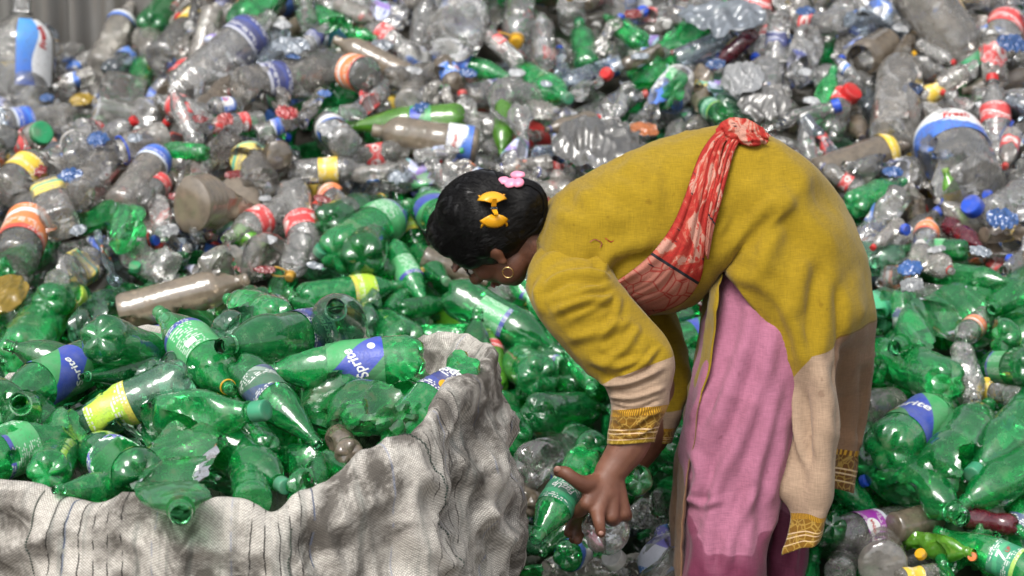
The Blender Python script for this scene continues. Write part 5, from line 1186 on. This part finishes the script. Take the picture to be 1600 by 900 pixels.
# far arm and hand
WF = at(938, 770, 4.62)
limb([(at(930, 390, 4.78), .055), (at(985, 480, 4.82), .048), (at(1046, 592, 4.79), .040)]); limb([(at(1046, 592, 4.79), .041), (at(1030, 660, 4.75), .037), (at(985, 725, 4.68), .031), (WF, .027)])
KF = [at(903, 790, 4.56), at(908, 800, 4.56), at(914, 806, 4.575), at(920, 808, 4.595)]
for q, r in zip(KF, (.0155, .0155, .015, .014)): limb([(WF, .024), ((WF + q) / 2, .022), (q, r)])
limb([(at(935, 780, 4.60), .018), (at(915, 782, 4.55), .0145), (at(900, 790, 4.525), .012)])
limb([(KF[0], .014), (at(896, 815, 4.53), .0125), (at(889, 832, 4.51), .0105)]); limb([(KF[1], .014), (at(906, 824, 4.52), .0125), (at(902, 843, 4.49), .0105)])
limb([(KF[2], .0135), (at(906, 828, 4.56), .0115), (at(896, 842, 4.56), .010)]); limb([(KF[3], .0125), (at(912, 828, 4.60), .0105), (at(902, 838, 4.61), .009)])
# legs and feet
for (hip, knee, ank) in ((at(1195, 425, 4.60), at(1150, 680, 4.56), Vector((.40, 4.46, .09))), (at(1225, 420, 4.70), at(1235, 690, 4.74), Vector((.515, 4.66, .09)))):
    limb([(hip, .075), ((hip + knee) / 2, .068), (knee, .052)]); limb([(knee, .052), (knee * .65 + ank * .35, .050), (ank, .034)])
    limb([(ank, .035), (ank + Vector((-.02, -.005, -.05)), .036), (ank + Vector((-.11, -.01, -.062)), .030), (ank + Vector((-.17, -.015, -.07)), .020)])
me0 = bpy.data.meshes.new('body_parts'); BM.to_mesh(me0); BM.free()
tmp = bpy.data.objects.new('body_tmp', me0); COL.objects.link(tmp)
rm = tmp.modifiers.new('grow', 'REMESH'); rm.mode = 'VOXEL'; rm.voxel_size = .0036
sm_ = tmp.modifiers.new('soften', 'SMOOTH'); sm_.factor = .5; sm_.iterations = 5
dg = bpy.context.evaluated_depsgraph_get(); body_me = bpy.data.meshes.new_from_object(tmp.evaluated_get(dg)); body_me.name = 'body'
bpy.data.objects.remove(tmp)
body_me.polygons.foreach_set('use_smooth', [True] * len(body_me.polygons)); body_me.materials.clear()
part('body', body_me, M['skin'])
def patch(name, chain, mat, parent=None, n=10):
    """small closed tube part"""
    global BM
    BM = bmesh.new(); limb(chain, n); me = bpy.data.meshes.new(name); BM.to_mesh(me); BM.free(); me.polygons.foreach_set('use_smooth', [True] * len(me.polygons)); return part(name, me, mat, parent)
def blob(name, c, r, m, mat, parent=None):
    global BM
    BM = bmesh.new(); ball(c, r, m); me = bpy.data.meshes.new(name); BM.to_mesh(me); BM.free(); me.polygons.foreach_set('use_smooth', [True] * len(me.polygons)); return part(name, me, mat, parent)
for s in (-1, 1):
    blob('eye', head(s * .032, .073, -.008), (.0115, .0095, .0065), HM, M['eye_white'])
    patch('eyelash', [(head(s * .019, .081, -.003), .0012), (head(s * .032, .085, -.004), .0020), (head(s * .046, .077, -.005), .0018), (head(s * .054, .075, -.010), .0009)], M['eye_dark'])
    patch('eyebrow', [(head(s * .014, .0905, .022), .0018), (head(s * .034, .0895, .026), .0022), (head(s * .052, .077, .022), .0012)], M['eye_dark'])
patch('lips', [(head(-.02, .092, -.066), .003), (head(0, .099, -.066), .0055), (head(.02, .092, -.066), .003)], M['lip'])
# nails on the near hand
for c, nr_ in ((at(871, 733, 4.360), .0065), (at(939, 833, 4.357), .005)): blob('fingernail', c, (nr_, .0028, nr_ * .9), None, plain('nail', (.32, .17, .13), .35))
# hoop earring
def ring(name, c, R, r, ax, mat, parent=None, gap=0.0):
    V = []; nn, mm = 36, 8; a = ax.normalized(); b = a.orthogonal().normalized(); e = a.cross(b)
    for i in range(nn):
        th = i / nn * 6.2832; o = b * math.cos(th) + e * math.sin(th)
        for j in range(mm): V.append(c + o * (R + r * math.cos(j / mm * 6.2832)) + a * (r * math.sin(j / mm * 6.2832)))
    F = []
    for i in range(nn):
        for j in range(mm): F.append((i * mm + j, ((i + 1) % nn) * mm + j, ((i + 1) % nn) * mm + (j + 1) % mm, i * mm + (j + 1) % mm))
    return part(name, mesh_from(name, V, F), mat, parent)
EAR = head(.084, -.002, -.046); ring('earring', EAR + Vector((0.004, -.006, -.011)), .0105, .0012, Vector((.25, 1, .2)), M['gold'])

# ----- hair: a shaped mass with combed strands lying over it
BM = bmesh.new()
HB = at(768, 336, 4.62)
ball(head(0, -.022, .022), (.090, .094, .096), HM); ball(head(.0, .036, .060), (.070, .044, .052), HM)
for s in (-1, 1): ball(head(s * .058, .022, .022), (.028, .042, .040), HM); ball(head(s * .068, -.016, .016), (.024, .042, .034), HM); ball(head(s * .080, -.012, .010), (.012, .026, .022), HM)
BUN = at(812, 318, 4.585); ball(BUN, (.052, .050, .050)); ball(at(830, 338, 4.60), (.032, .040, .038)); ball(at(800, 352, 4.58), (.040, .035, .030))
me0 = bpy.data.meshes.new('hair_parts'); BM.to_mesh(me0); BM.free(); tmp = bpy.data.objects.new('hair_tmp', me0); COL.objects.link(tmp)
rm = tmp.modifiers.new('grow', 'REMESH'); rm.mode = 'VOXEL'; rm.voxel_size = .004; sm_ = tmp.modifiers.new('soften', 'SMOOTH'); sm_.factor = .5; sm_.iterations = 9
dg = bpy.context.evaluated_depsgraph_get(); hair_me = bpy.data.meshes.new_from_object(tmp.evaluated_get(dg)); bpy.data.objects.remove(tmp)
hair_me.polygons.foreach_set('use_smooth', [True] * len(hair_me.polygons)); hair_me.materials.clear()
for v_ in hair_me.vertices:
    q_ = v_.co; v_.co = q_ + v_.normal * (.0045 * mnoise.noise(Vector((q_.x * 26, q_.y * 26, q_.z * 14))) + .002 * mnoise.noise(Vector((q_.x * 90, q_.y * 60, q_.z * 30))))
HAIR = part('hair', hair_me, M['hair'])
hb = BVHTree.FromPolygons([v.co for v in hair_me.vertices], [tuple(p.vertices) for p in hair_me.polygons])
def strands():
    r = random.Random(3); cu = bpy.data.curves.new('strands', 'CURVE'); cu.dimensions = '3D'; cu.bevel_depth = .00042; cu.bevel_resolution = 0; cu.resolution_u = 2
    goals = [at(812, 318, 4.53), at(785, 330, 4.53), at(832, 340, 4.56)]
    for k in range(3200):
        # start somewhere on the hairline side, run to the gathered hair behind
        a = r.uniform(-1.25, 1.25); st = HC + (HL * math.sin(a) * 1.0 + HU * math.cos(a) * 1.0) * .1 + HF * r.uniform(-.06, .075)
        g = goals[r.choices([0, 1, 2], [5, 3, 3])[0]] + Vector((r.gauss(0, .012), r.gauss(0, .01), r.gauss(0, .014)))
        if k % 4 == 0:   # coil round the gathered hair
            t0 = r.uniform(0, 6.28); rad = r.uniform(.2, 1); pts = [at(812, 320, 4.585) + Vector((math.cos(t0 + s * .28) * .055, -.03 * rad, math.sin(t0 + s * .28) * .055)) * (.55 + .5 * rad) for s in range(9)]
        else:
            mid = (st + g) / 2 + HU * .02; pts = [st * ((1 - t) ** 2) + mid * (2 * t * (1 - t)) + g * t * t for t in np.linspace(0, 1, 10)]
        sp = cu.splines.new('POLY'); out = []
        for q in pts:
            loc, nn, _, _ = hb.find_nearest(q); out.append(loc + nn * (r.uniform(-.0004, .0008) + .0014 * abs(math.sin(k * .37))))
        sp.points.add(len(out) - 1)
        for i, q in enumerate(out): sp.points[i].co = (*q, 1); sp.points[i].radius = .5 + .6 * math.sin(math.pi * i / (len(out) - 1))
    for k in range(34):   # loose flyaway hairs at the nape and by the ear
        st = at(r.uniform(825, 850), r.uniform(330, 385), 4.57); sp = cu.splines.new('POLY'); sp.points.add(5); dv = Vector((r.uniform(-.02, .03), -.01, r.uniform(-.06, -.02)))
        for i in range(6): sp.points[i].co = (*(st + dv * (i / 5) + Vector((.004 * math.sin(i + k), 0, 0))), 1); sp.points[i].radius = .3
    o = bpy.data.objects.new('strands', cu); COL.objects.link(o)
    dg = bpy.context.evaluated_depsgraph_get(); me = bpy.data.meshes.new_from_object(o.evaluated_get(dg)); bpy.data.objects.remove(o)
    me.materials.clear(); so = obj('strands', me, M['hair'], HAIR); so.matrix_parent_inverse = Matrix()
strands()
def claw(name, c, w, mat, tilt, label):
    """claw clip: two toothed jaws, thumb plates and a spring"""
    loc, nn, _, _ = hb.find_nearest(c); X = Vector((math.cos(tilt), 0, math.sin(tilt))); X = (X - nn * X.dot(nn)).normalized(); Y = nn.cross(X); base = loc + nn * .004
    e = empty(name, base); e.parent = WOMAN; e.matrix_parent_inverse = Matrix.Translation(-WOMAN.location)
    def place(nm, me, m): o = obj(nm, me, m, e); o.matrix_parent_inverse = Matrix.Translation(-base); return o
    def L(x, y, z): return base + X * (x * w) + Y * (y * w) + nn * (z * w)
    for s in (-1, 1):
        V, F = [], []; n = 13     # curved jaw plate
        for i in range(n):
            a = (i / (n - 1) - .5) * 2.3
            for (rr, zz) in ((.10, .34), (.30, .32), (.46, .16), (.50, .05)): V.append(L(math.sin(a) * rr * 1.15, s * (.16 + math.cos(a) * rr), zz))
        F = grid_faces(n, 4); me = mesh_from('jaw', V, F); o = place('jaw', me, mat); md = o.modifiers.new('thick', 'SOLIDIFY'); md.thickness = .0022
        for k in (-.42, -.14, .14, .42):
            pts = cr([L(k, s * .50, .14)[:], L(k * 1.1, s * .58, .02)[:], L(k * 1.1, s * .60, -.10)[:]], 7); V = []
            for i, q in enumerate(pts):
                for j in range(6): V.append(Vector(q) + (X * math.cos(j) + nn * math.sin(j)) * .0026 * (1.1 - .1 * i))
            place('tooth', mesh_from('tooth', V, grid_faces(7, 6, True)), mat)
        V = [L(x, s * y, z) for (x, y, z) in ((-.09, .08, .30), (.09, .08, .30), (.07, .30, .62), (-.07, .30, .62))]; o = place('thumb_plate', mesh_from('thumb_plate', V, [(0, 1, 2, 3)], False), mat); md = o.modifiers.new('thick', 'SOLIDIFY'); md.thickness = .003
    V = []
    for i in range(40):
        p = L(-.13 + .26 * i / 39, .05 * math.cos(i * 1.1), .27 + .05 * math.sin(i * 1.1))
        for j in range(4): V.append(p + (Y * math.cos(j * 1.57) + nn * math.sin(j * 1.57)) * .0008)
    place('spring', mesh_from('spring', V, grid_faces(40, 4, True)), M['steel'])
    e['label'] = label
claw('hair_clip', at(770, 329, 4.52), .052, M['clip_yellow'], .1, 'amber yellow claw clip')
def flower_clip():
    c, nn, _, _ = hb.find_nearest(at(800, 274, 4.54)); e = empty('hair_clip', c); e.parent = WOMAN; e.matrix_parent_inverse = Matrix.Translation(-WOMAN.location); e['label'] = 'small pink and white petal clip'
    X = Vector((.75, 0, -.35)); X = (X - nn * X.dot(nn)).normalized(); Y = nn.cross(X); m = Matrix((X, Y, nn)).transposed()
    for (x, y, a, b) in ((-.020, .0, .013, .010), (-.004, -.004, .013, .012), (.011, -.002, .012, .011), (.004, .017, .015, .009)):
        global BM
        BM = bmesh.new(); ball(c + X * x + Y * y + nn * .006, (a, b, .0055), m); me = bpy.data.meshes.new('petal'); BM.to_mesh(me); BM.free()
        for v in me.vertices: v.co += v.normal * .0009 * mnoise.noise(v.co * 220)
        me.polygons.foreach_set('use_smooth', [True] * len(me.polygons)); o = obj('petal', me, M['clip_pink'], e); o.matrix_parent_inverse = Matrix.Translation(-c)
flower_clip()

# ----- scarf: a band lying on the tunic, knotted over the spine
tb = BVHTree.FromPolygons([Vector(v) for v in TV], [tuple(int(i) for i in f) for f in TF])
def on_cloth(px, py, off):
    d = (at(px, py, 5) - CAM).normalized(); hit = tb.ray_cast(CAM, d)
    if hit[0] is None: loc, nn, _, _ = tb.find_nearest(at(px, py, 4.6)); return loc - d * off
    return hit[0] - d * off
def band(name, left, right, nr, nc, off, puff, parent=None, wr=.004, seed=0):
    Lp, Rp = cr(left, nr), cr(right, nr); V, uv = [], []
    for r in range(nr):
        for j in range(nc):
            t = j / (nc - 1); x, y = Lp[r] * (1 - t) + Rp[r] * t; q = on_cloth(x, y, off)
            e = math.sin(math.pi * t) ** .5
            rid = mnoise.noise(Vector((t * 5.5 + seed, r / nr * 1.6, seed))) + .5 * mnoise.noise(Vector((t * 12 + seed, r / nr * 3.2, seed + 4)))
            V.append(q + (CAM - q).normalized() * (puff * e + wr * 1.6 * rid)); uv.append((t * .12, (1 - r / (nr - 1)) * .36))
    V = np.array(V).reshape(nr, nc, 3)
    for _ in range(3): V[1:-1] = (V[:-2] + 2 * V[1:-1] + V[2:]) / 4
    o = part(name, mesh_from(name, V.reshape(-1, 3), grid_faces(nr, nc), True, uv), M['scarf'], parent); md = o.modifiers.new('cloth_thickness', 'SOLIDIFY'); md.thickness = .003; md.offset = 0
    return o
SC = band('scarf', [(1146, 199), (1120, 207), (1098, 235), (1084, 268), (1068, 315), (1048, 358), (1020, 395), (990, 422), (964, 440)], [(1150, 212), (1132, 222), (1124, 252), (1116, 300), (1106, 350), (1100, 400), (1092, 440), (1064, 474), (1012, 492)], 110, 40, .010, .014)
band('scarf_tail', [(1148, 206), (1134, 226), (1124, 260), (1114, 300), (1106, 345), (1102, 395)], [(1160, 212), (1146, 238), (1136, 275), (1126, 315), (1114, 360), (1106, 405)], 60, 16, .016, .008, SC, .004, 7)
def knot():
    global BM
    BM = bmesh.new()
    def A(x, y, o): return on_cloth(x, y, o)
    limb([(A(1128, 206, .012), .010), (A(1142, 200, .02), .017), (A(1158, 203, .026), .020), (A(1172, 206, .022), .017), (A(1186, 209, .02), .011), (A(1199, 216, .02), .004)], 16)
    limb([(A(1140, 214, .018), .010), (A(1150, 206, .03), .014), (A(1168, 216, .030), .011), (A(1184, 221, .022), .007), (A(1196, 222, .02), .003)], 14)
    limb([(A(1136, 204, .02), .012), (A(1144, 196, .03), .013), (A(1160, 194, .03), .012), (A(1176, 199, .02), .009), (A(1200, 212, .016), .004)], 14)
    ball(A(1146, 208, .03), .016)
    me0 = bpy.data.meshes.new('k'); BM.to_mesh(me0); BM.free(); tmp = bpy.data.objects.new('k', me0); COL.objects.link(tmp)
    rm = tmp.modifiers.new('grow', 'REMESH'); rm.mode = 'VOXEL'; rm.voxel_size = .0028; s = tmp.modifiers.new('s', 'SMOOTH'); s.iterations = 2
    me = bpy.data.meshes.new_from_object(tmp.evaluated_get(bpy.context.evaluated_depsgraph_get())); bpy.data.objects.remove(tmp); me.materials.clear()
    for v in me.vertices:
        q = v.co; v.co = q + v.normal * .0045 * (1 - 2.4 * abs(mnoise.noise(Vector((q.x * 30, q.y * 90, q.z * 110)))))
    uvl = me.uv_layers.new(name='uv'); 
    for lp in me.loops: c = me.vertices[lp.vertex_index].co; uvl.data[lp.index].uv = (c.x * 1.3, .2 + c.z * .9)
    me.polygons.foreach_set('use_smooth', [True] * len(me.polygons)); part('scarf_knot', me, M['scarf'], SC)
knot()

# ----- what the hands hold
put('contour', 'green', 920, 708, 838, 840, 60, depth=4.47, s=1, crush=0, seed=0, lab='teal', lz=(.40, .66), roll=.15, text=[('FizzUp', .24, dict(xc=.53, th0=.05, rot=0.0), 'lettering')], desc='green bottle lettered FizzUp, mouth down, gripped in the near hand')
put('soda', 'clear', 942, 832, 955, 812, 78, depth=4.60, s=-1, crush=1, seed=1, desc='clear bottle held base outward under the fingertips')
put('cone', 'green', 1000, 752, 955, 738, 50, depth=4.57, s=-1, crush=0, seed=1, desc='green bottle showing its lobed base behind the wrist')

# ---------------------------------------------------------------- film, rags and loose caps lying on the heap
def film_mat(name, tint, body, haze):
    return pet(name, tint, body, haze, .25, crinkle=25.0, cstr=.035, rough=.14)
FM = {'ice': film_mat('film_ice', (.75, .82, .9), (.55, .62, .70), .62), 'grey': film_mat('film_grey', (.85, .84, .82), (.46, .45, .43), .5), 'yellow': film_mat('film_yellow', (.8, .6, .05), (.72, .48, .02), .85),
      'red': film_mat('film_red', (.6, .05, .04), (.55, .03, .03), .9), 'blue': film_mat('film_blue', (.1, .3, .8), (.05, .2, .6), .8), 'white': film_mat('film_white', (.85, .86, .87), (.70, .72, .74), .8), 'orange': film_mat('film_orange', (.8, .3, .1), (.72, .22, .05), .85)}
def film(px, py, w, h, mat, seed, label, name='plastic_film', cat='plastic film', lift=.05, amp=.35, crump=.15):
    d = on_heap(px, py, lift); c = at(px, py, d); k = d / FPX; r = random.Random(seed); nu, nv = 34, 26; V = []
    th = r.uniform(-.5, .5); e = .05
    nrm = Vector((-(heap_z(c.x + e, c.y) - heap_z(c.x - e, c.y)) / (2 * e), -(heap_z(c.x, c.y + e) - heap_z(c.x, c.y - e)) / (2 * e), 1)).normalized()
    X = (RIGHT - nrm * RIGHT.dot(nrm)).normalized(); Y = nrm.cross(X)
    for j in range(nv):
        for i in range(nu):
            u, v = i / (nu - 1) * 2 - 1, j / (nv - 1) * 2 - 1; rr = 1 + .22 * mnoise.noise(Vector((u * 2 + seed, v * 2, 1)))
            x = u * math.sqrt(1 - v * v * .5) * w * .5 * k * rr; y = v * math.sqrt(1 - u * u * .5) * h * .5 * k * rr * 1.5
            z = (1 - u * u) * (1 - v * v) * .5 * h * k * amp + h * k * crump * (1 - 2.4 * abs(mnoise.noise(Vector((u * 1.5 + v * .8 + seed, v * 1.1, 4))))) + h * k * crump * .6 * (1 - 2.4 * abs(mnoise.noise(Vector((u * 3.2 - v * 1.5 + seed, v * 2.2, 9)))))
            V.append(X * (x * math.cos(th) - y * math.sin(th)) + Y * (x * math.sin(th) + y * math.cos(th)) + nrm * z)
    me = mesh_from(name, V, grid_faces(nv, nu)); o = obj(name, me, FM[mat]); o.location = c
    md = o.modifiers.new('thickness', 'SOLIDIFY'); md.thickness = .0008
    tag(o, label, cat); return o
film(1130, 32, 135, 62, 'ice', 1, 'pale icy blue plastic film bag puffed up at the top of the heap', lift=.10)
film(935, 235, 150, 95, 'grey', 2, 'grey crumpled plastic film between the hair and the tunic shoulder', lift=.09)
film(1195, 165, 85, 60, 'grey', 12, 'crumpled grey film above the scarf knot', lift=.09)
film(10, 462, 62, 62, 'yellow', 3, 'torn yellow plastic rag at the edge of the picture beside green bottles', lift=.10, crump=.05)
film(447, 178, 36, 22, 'red', 4, 'torn red label scrap under the wide navy label', 'label_scrap', 'label scrap', .10)
film(352, 188, 26, 20, 'red', 5, 'small red scrap above the green and yellow jug label', 'label_scrap', 'label scrap', .10)
film(455, 75, 60, 34, 'ice', 6, 'bluish film scrap beside the wide navy label', lift=.09)
film(1160, 130, 70, 60, 'white', 7, 'white plastic wrapper above the scarf knot', 'plastic_wrapper', 'wrapper', .11)
film(1005, 205, 50, 26, 'orange', 8, 'orange and yellow wrapper scrap touching the tunic shoulder', 'label_scrap', 'label scrap', .10)
film(1425, 448, 38, 26, 'white', 9, 'small white scrap beside the tunic', 'label_scrap', 'label scrap', .11)
film(1580, 70, 46, 30, 'blue', 10, 'blue wrapper scrap beside the broad green lid', 'label_scrap', 'label scrap', .10)
film(110, 275, 40, 22, 'blue', 11, 'blue scrap above the yellow and teal label', 'label_scrap', 'label scrap', .11)
film(1565, 345, 52, 34, 'blue', 13, 'crumpled blue wrapper under the slim lime bottle', 'label_scrap', 'label scrap', .10)
film(520, 205, 46, 30, 'white', 14, 'white scrap under the orange and white label', 'label_scrap', 'label scrap', .10)
def loose_cap(px, py, dia_px, col, label, lift=.045, tilt=0.0, seed=0):
    d = on_heap(px, py, lift); dia = .85 * dia_px * d / FPX; r = random.Random(seed + int(px)); n = 28; V = []
    prof = [(.16, .90), (.18, .98), (.0, 1.0), (-.03, .97), (.42, .95), (.46, .90), (.47, .6), (.47, 0.0)]
    prof = [(.0, .86), (.0, 1.0), (.30, .99), (.40, .96), (.45, .88), (.46, .5), (.46, .001)]
    for x, q in prof:
        for j in range(n): V.append((x, q * .5 * (1 - .03 * (j % 2) * (x < .35)) * math.cos(j / n * 6.2832), q * .5 * (1 - .03 * (j % 2) * (x < .35)) * math.sin(j / n * 6.2832)))
    V += [(.40, .43 * math.cos(j / n * 6.2832), .43 * math.sin(j / n * 6.2832)) for j in range(n)] + [(.0, .43 * math.cos(j / n * 6.2832), .43 * math.sin(j / n * 6.2832)) for j in range(n)]
    F = grid_faces(len(prof), n, True); b = len(prof) * n; F += [(b + j, b + (j + 1) % n, b + n + (j + 1) % n, b + n + j) for j in range(n)] + [tuple(b + j for j in range(n))]
    F += [(j, b + n + j, b + n + (j + 1) % n, (j + 1) % n) for j in range(n)]
    o = obj('bottle_cap', mesh_from('loose_cap', V, F), M['cap_' + col]); o.data.set_sharp_from_angle(angle=math.radians(40)); c = at(px, py, d)
    ax = ((CAM - c).normalized() + Vector((r.uniform(-1.3, 1.3), 0, r.uniform(-.3, 1.3)))).normalized()
    o.matrix_world = Matrix.Translation(c) @ frame(ax, 0, c + Vector((0, 0, .01))).to_4x4() @ Matrix.Scale(dia, 4)
    tag(o, label, 'bottle cap', 'loose bottle caps on the heap')
for a in ((1012, 716, 26, 'white', 'white screw cap between the far forearm and the trousers', .2), (962, 876, 44, 'white', 'broad white lid at the bottom edge under the hand', .12), (1523, 326, 42, 'blue', 'large blue lid beside the slim lime bottle'),
          (1348, 752, 24, 'blue', 'blue cap beside the dark hem'), (1575, 405, 20, 'blue', 'blue cap under the maroon bottle at the edge'), (1412, 358, 22, 'blue', 'blue cap beside the tunic, above an orange wrap'), (1545, 305, 20, 'blue', 'small blue cap above the large blue lid'),
          (240, 375, 20, 'blue', 'blue cap beside the crumpled green bottle'), (212, 420, 24, 'green', 'dark green cap on the crushed clear bottle'), (432, 258, 26, 'blue', 'blue cap beside the green and yellow jug label'), (1005, 20, 22, 'blue', 'blue cap at the top beside a green bottle'), (950, 118, 26, 'red', 'red cap between the upright green bottle and the blue wrap'), (1325, 150, 40, 'red', 'faded red lid behind the hip'), (1440, 385, 22, 'white', 'white cap below the orange cap'),
          (500, 395, 30, 'pale', 'green lid beside the yellow screw cap'), (1520, 870, 18, 'orange', 'orange cap under the lettered 7UP bottle'), (1440, 868, 22, 'yellow', 'yellow cap beside the dark round jar')):
    loose_cap(*a[:5], **({'lift': a[5]} if len(a) > 5 else {}))

# torn label scraps caught between the bottles
rs = random.Random(21); CN = {'white': 'white', 'blue': 'blue', 'red': 'red', 'ice': 'pale blue', 'yellow': 'yellow', 'orange': 'orange'}
SCRAPS = []; USED = set()
for k in range(90):
    px, py = rs.uniform(20, 1580), rs.uniform(15, 440)
    if (690 < px < 860 and 245 < py) or (850 < px < 1390 and py > 190): continue
    if any((px - a) ** 2 + (py - b) ** 2 < 45 ** 2 for a, b in SCRAPS): continue
    SCRAPS.append((px, py)); c = rs.choices(list(CN), [9, 5, 4, 5, 2, 2])[0]; w = rs.uniform(20, 40)
    o = film(px, py, w, w * rs.uniform(.35, .7), c, 40 + k, 'x', 'label_scrap', 'label scrap', rs.uniform(.03, .09), .5)
    BOT_M = sorted(((b['px'] - px) ** 2 + (b['py'] - py) ** 2, b['opt']['short'], b['px'], b['py']) for b in BOT if b['opt'].get('short'))[0]
    rel = ('above' if py < BOT_M[3] else 'below') if abs(py - BOT_M[3]) > abs(px - BOT_M[2]) else ('to the left of' if px < BOT_M[2] else 'to the right of')
    tx = '%s torn label scrap %s the %s' % (CN[c], rel, BOT_M[1])
    if tx in USED: tx = ('small ' if w < 30 else 'larger ') + tx
    USED.add(tx); o['label'] = tx; o['group'] = 'torn label scraps'

# ---------------------------------------------------------------- names by look and neighbours
def describe():
    col = {'green': 'green', 'green_dark': 'dark green', 'green_pale': 'pale green', 'green_dirty': 'mud-stained green', 'lime': 'lime green', 'clear': 'clear', 'clear_dusty': 'dusty clear', 'brown': 'muddy brown', 'bluish': 'bluish clear', 'maroon': 'maroon'}
    lab = {'red': 'red', 'red2': 'red', 'navy': 'navy', 'blue': 'blue', 'whiteblue': 'white and blue', 'bluewhite': 'blue and white', 'yellow': 'yellow', 'yellowteal': 'yellow and teal', 'orange': 'orange', 'limey': 'lime', 'greenblue': 'blue and green', 'greentext': 'printed green',
           'darkgreen': 'dark green', 'teal': 'teal', 'purple': 'purple', 'violet': 'violet', 'lilac': 'lilac', 'panel': 'blue and white'}
    capn = {'pale': 'pale green', 'rust': 'rusty'}
    marks = [(b['opt']['short'], b['px'], b['py']) for b in BOT if b['opt'].get('short')]
    marks += [("woman's hair", 768, 300), ("tunic's hip", 1350, 400), ('bent back', 1180, 215), ('pink trousers', 1100, 780), ("tunic's hem", 1320, 760), ('sleeve', 960, 560), ("sack's folded side", 770, 560), ('scarf knot', 1160, 205), ('metal fence', 80, 20), ('grey film', 935, 235), ('pale film bag', 1130, 32)]
    def where(b, skip=0):
        m = sorted(marks, key=lambda q: (q[1] - b['px']) ** 2 + (q[2] - b['py']) ** 2)[skip]
        dx, dy = b['px'] - m[1], b['py'] - m[2]
        if abs(dy) > 1.4 * abs(dx): rel = 'above' if dy < 0 else 'below'
        elif abs(dx) > 1.4 * abs(dy): rel = 'to the left of' if dx < 0 else 'to the right of'
        else: rel = ('diagonally above' if dy < 0 else 'diagonally below')
        return rel + ' the ' + m[0]
    seen = {}
    def words(s): return len(s.split())
    for i, b in enumerate(BOT):
        o = b['opt']
        grp = 'bottles heaped in the sack' if IN0 <= i < IN2 else 'bottles on the heap'
        if o.get('desc'): text = o['desc']
        else:
            st = {0: '', 1: 'dented ', 2: 'crumpled ', 3: 'flattened '}[o.get('crush', 0)]
            noun = {'jar': 'jar', 'jug': 'jug'}.get(b['kind'], 'bottle')
            ft = ''
            if o.get('lab'): ft = ' with %s label' % lab[o['lab']]
            elif o.get('cap'): ft = ' with %s cap' % capn.get(o['cap'], o['cap'])
            elif o.get('handle'): ft = ' with %s loop' % o['handle']
            elif o.get('ring'): ft = ' with %s neck ring' % capn.get(o['ring'], o['ring'])
            pos = ' in the sack,' if IN0 <= i < IN2 else ''
            a = abs(b['dx']) > 1.3 * abs(b['dy']); dr = 'lying level' if a else 'pointing down' if b['dy'] > 0 else 'pointing up'
            cands = [st + col[b['mat']] + ' ' + noun + ft + ' ' + where(b), st + col[b['mat']] + ' ' + noun + ft + ' ' + dr + ' ' + where(b), st + col[b['mat']] + ' ' + noun + ft + ' ' + where(b, 1), st + col[b['mat']] + ' ' + noun + ft + ' ' + dr + ' ' + where(b, 1), st + col[b['mat']] + ' ' + noun + ' ' + dr + ' ' + where(b, 2), st + col[b['mat']] + ' ' + noun + ' ' + where(b, 3)]
            cands = [c for c in cands if words(c) <= 16]
            text = next((c for c in cands if c not in seen), cands[-1])
        seen[text] = seen.get(text, 0) + 1
        tag(b['o'], text, {'jar': 'jar', 'jug': 'jug'}.get(b['kind'], 'bottle'), grp)
    print('labels', len(seen), 'of', len(BOT))
describe()
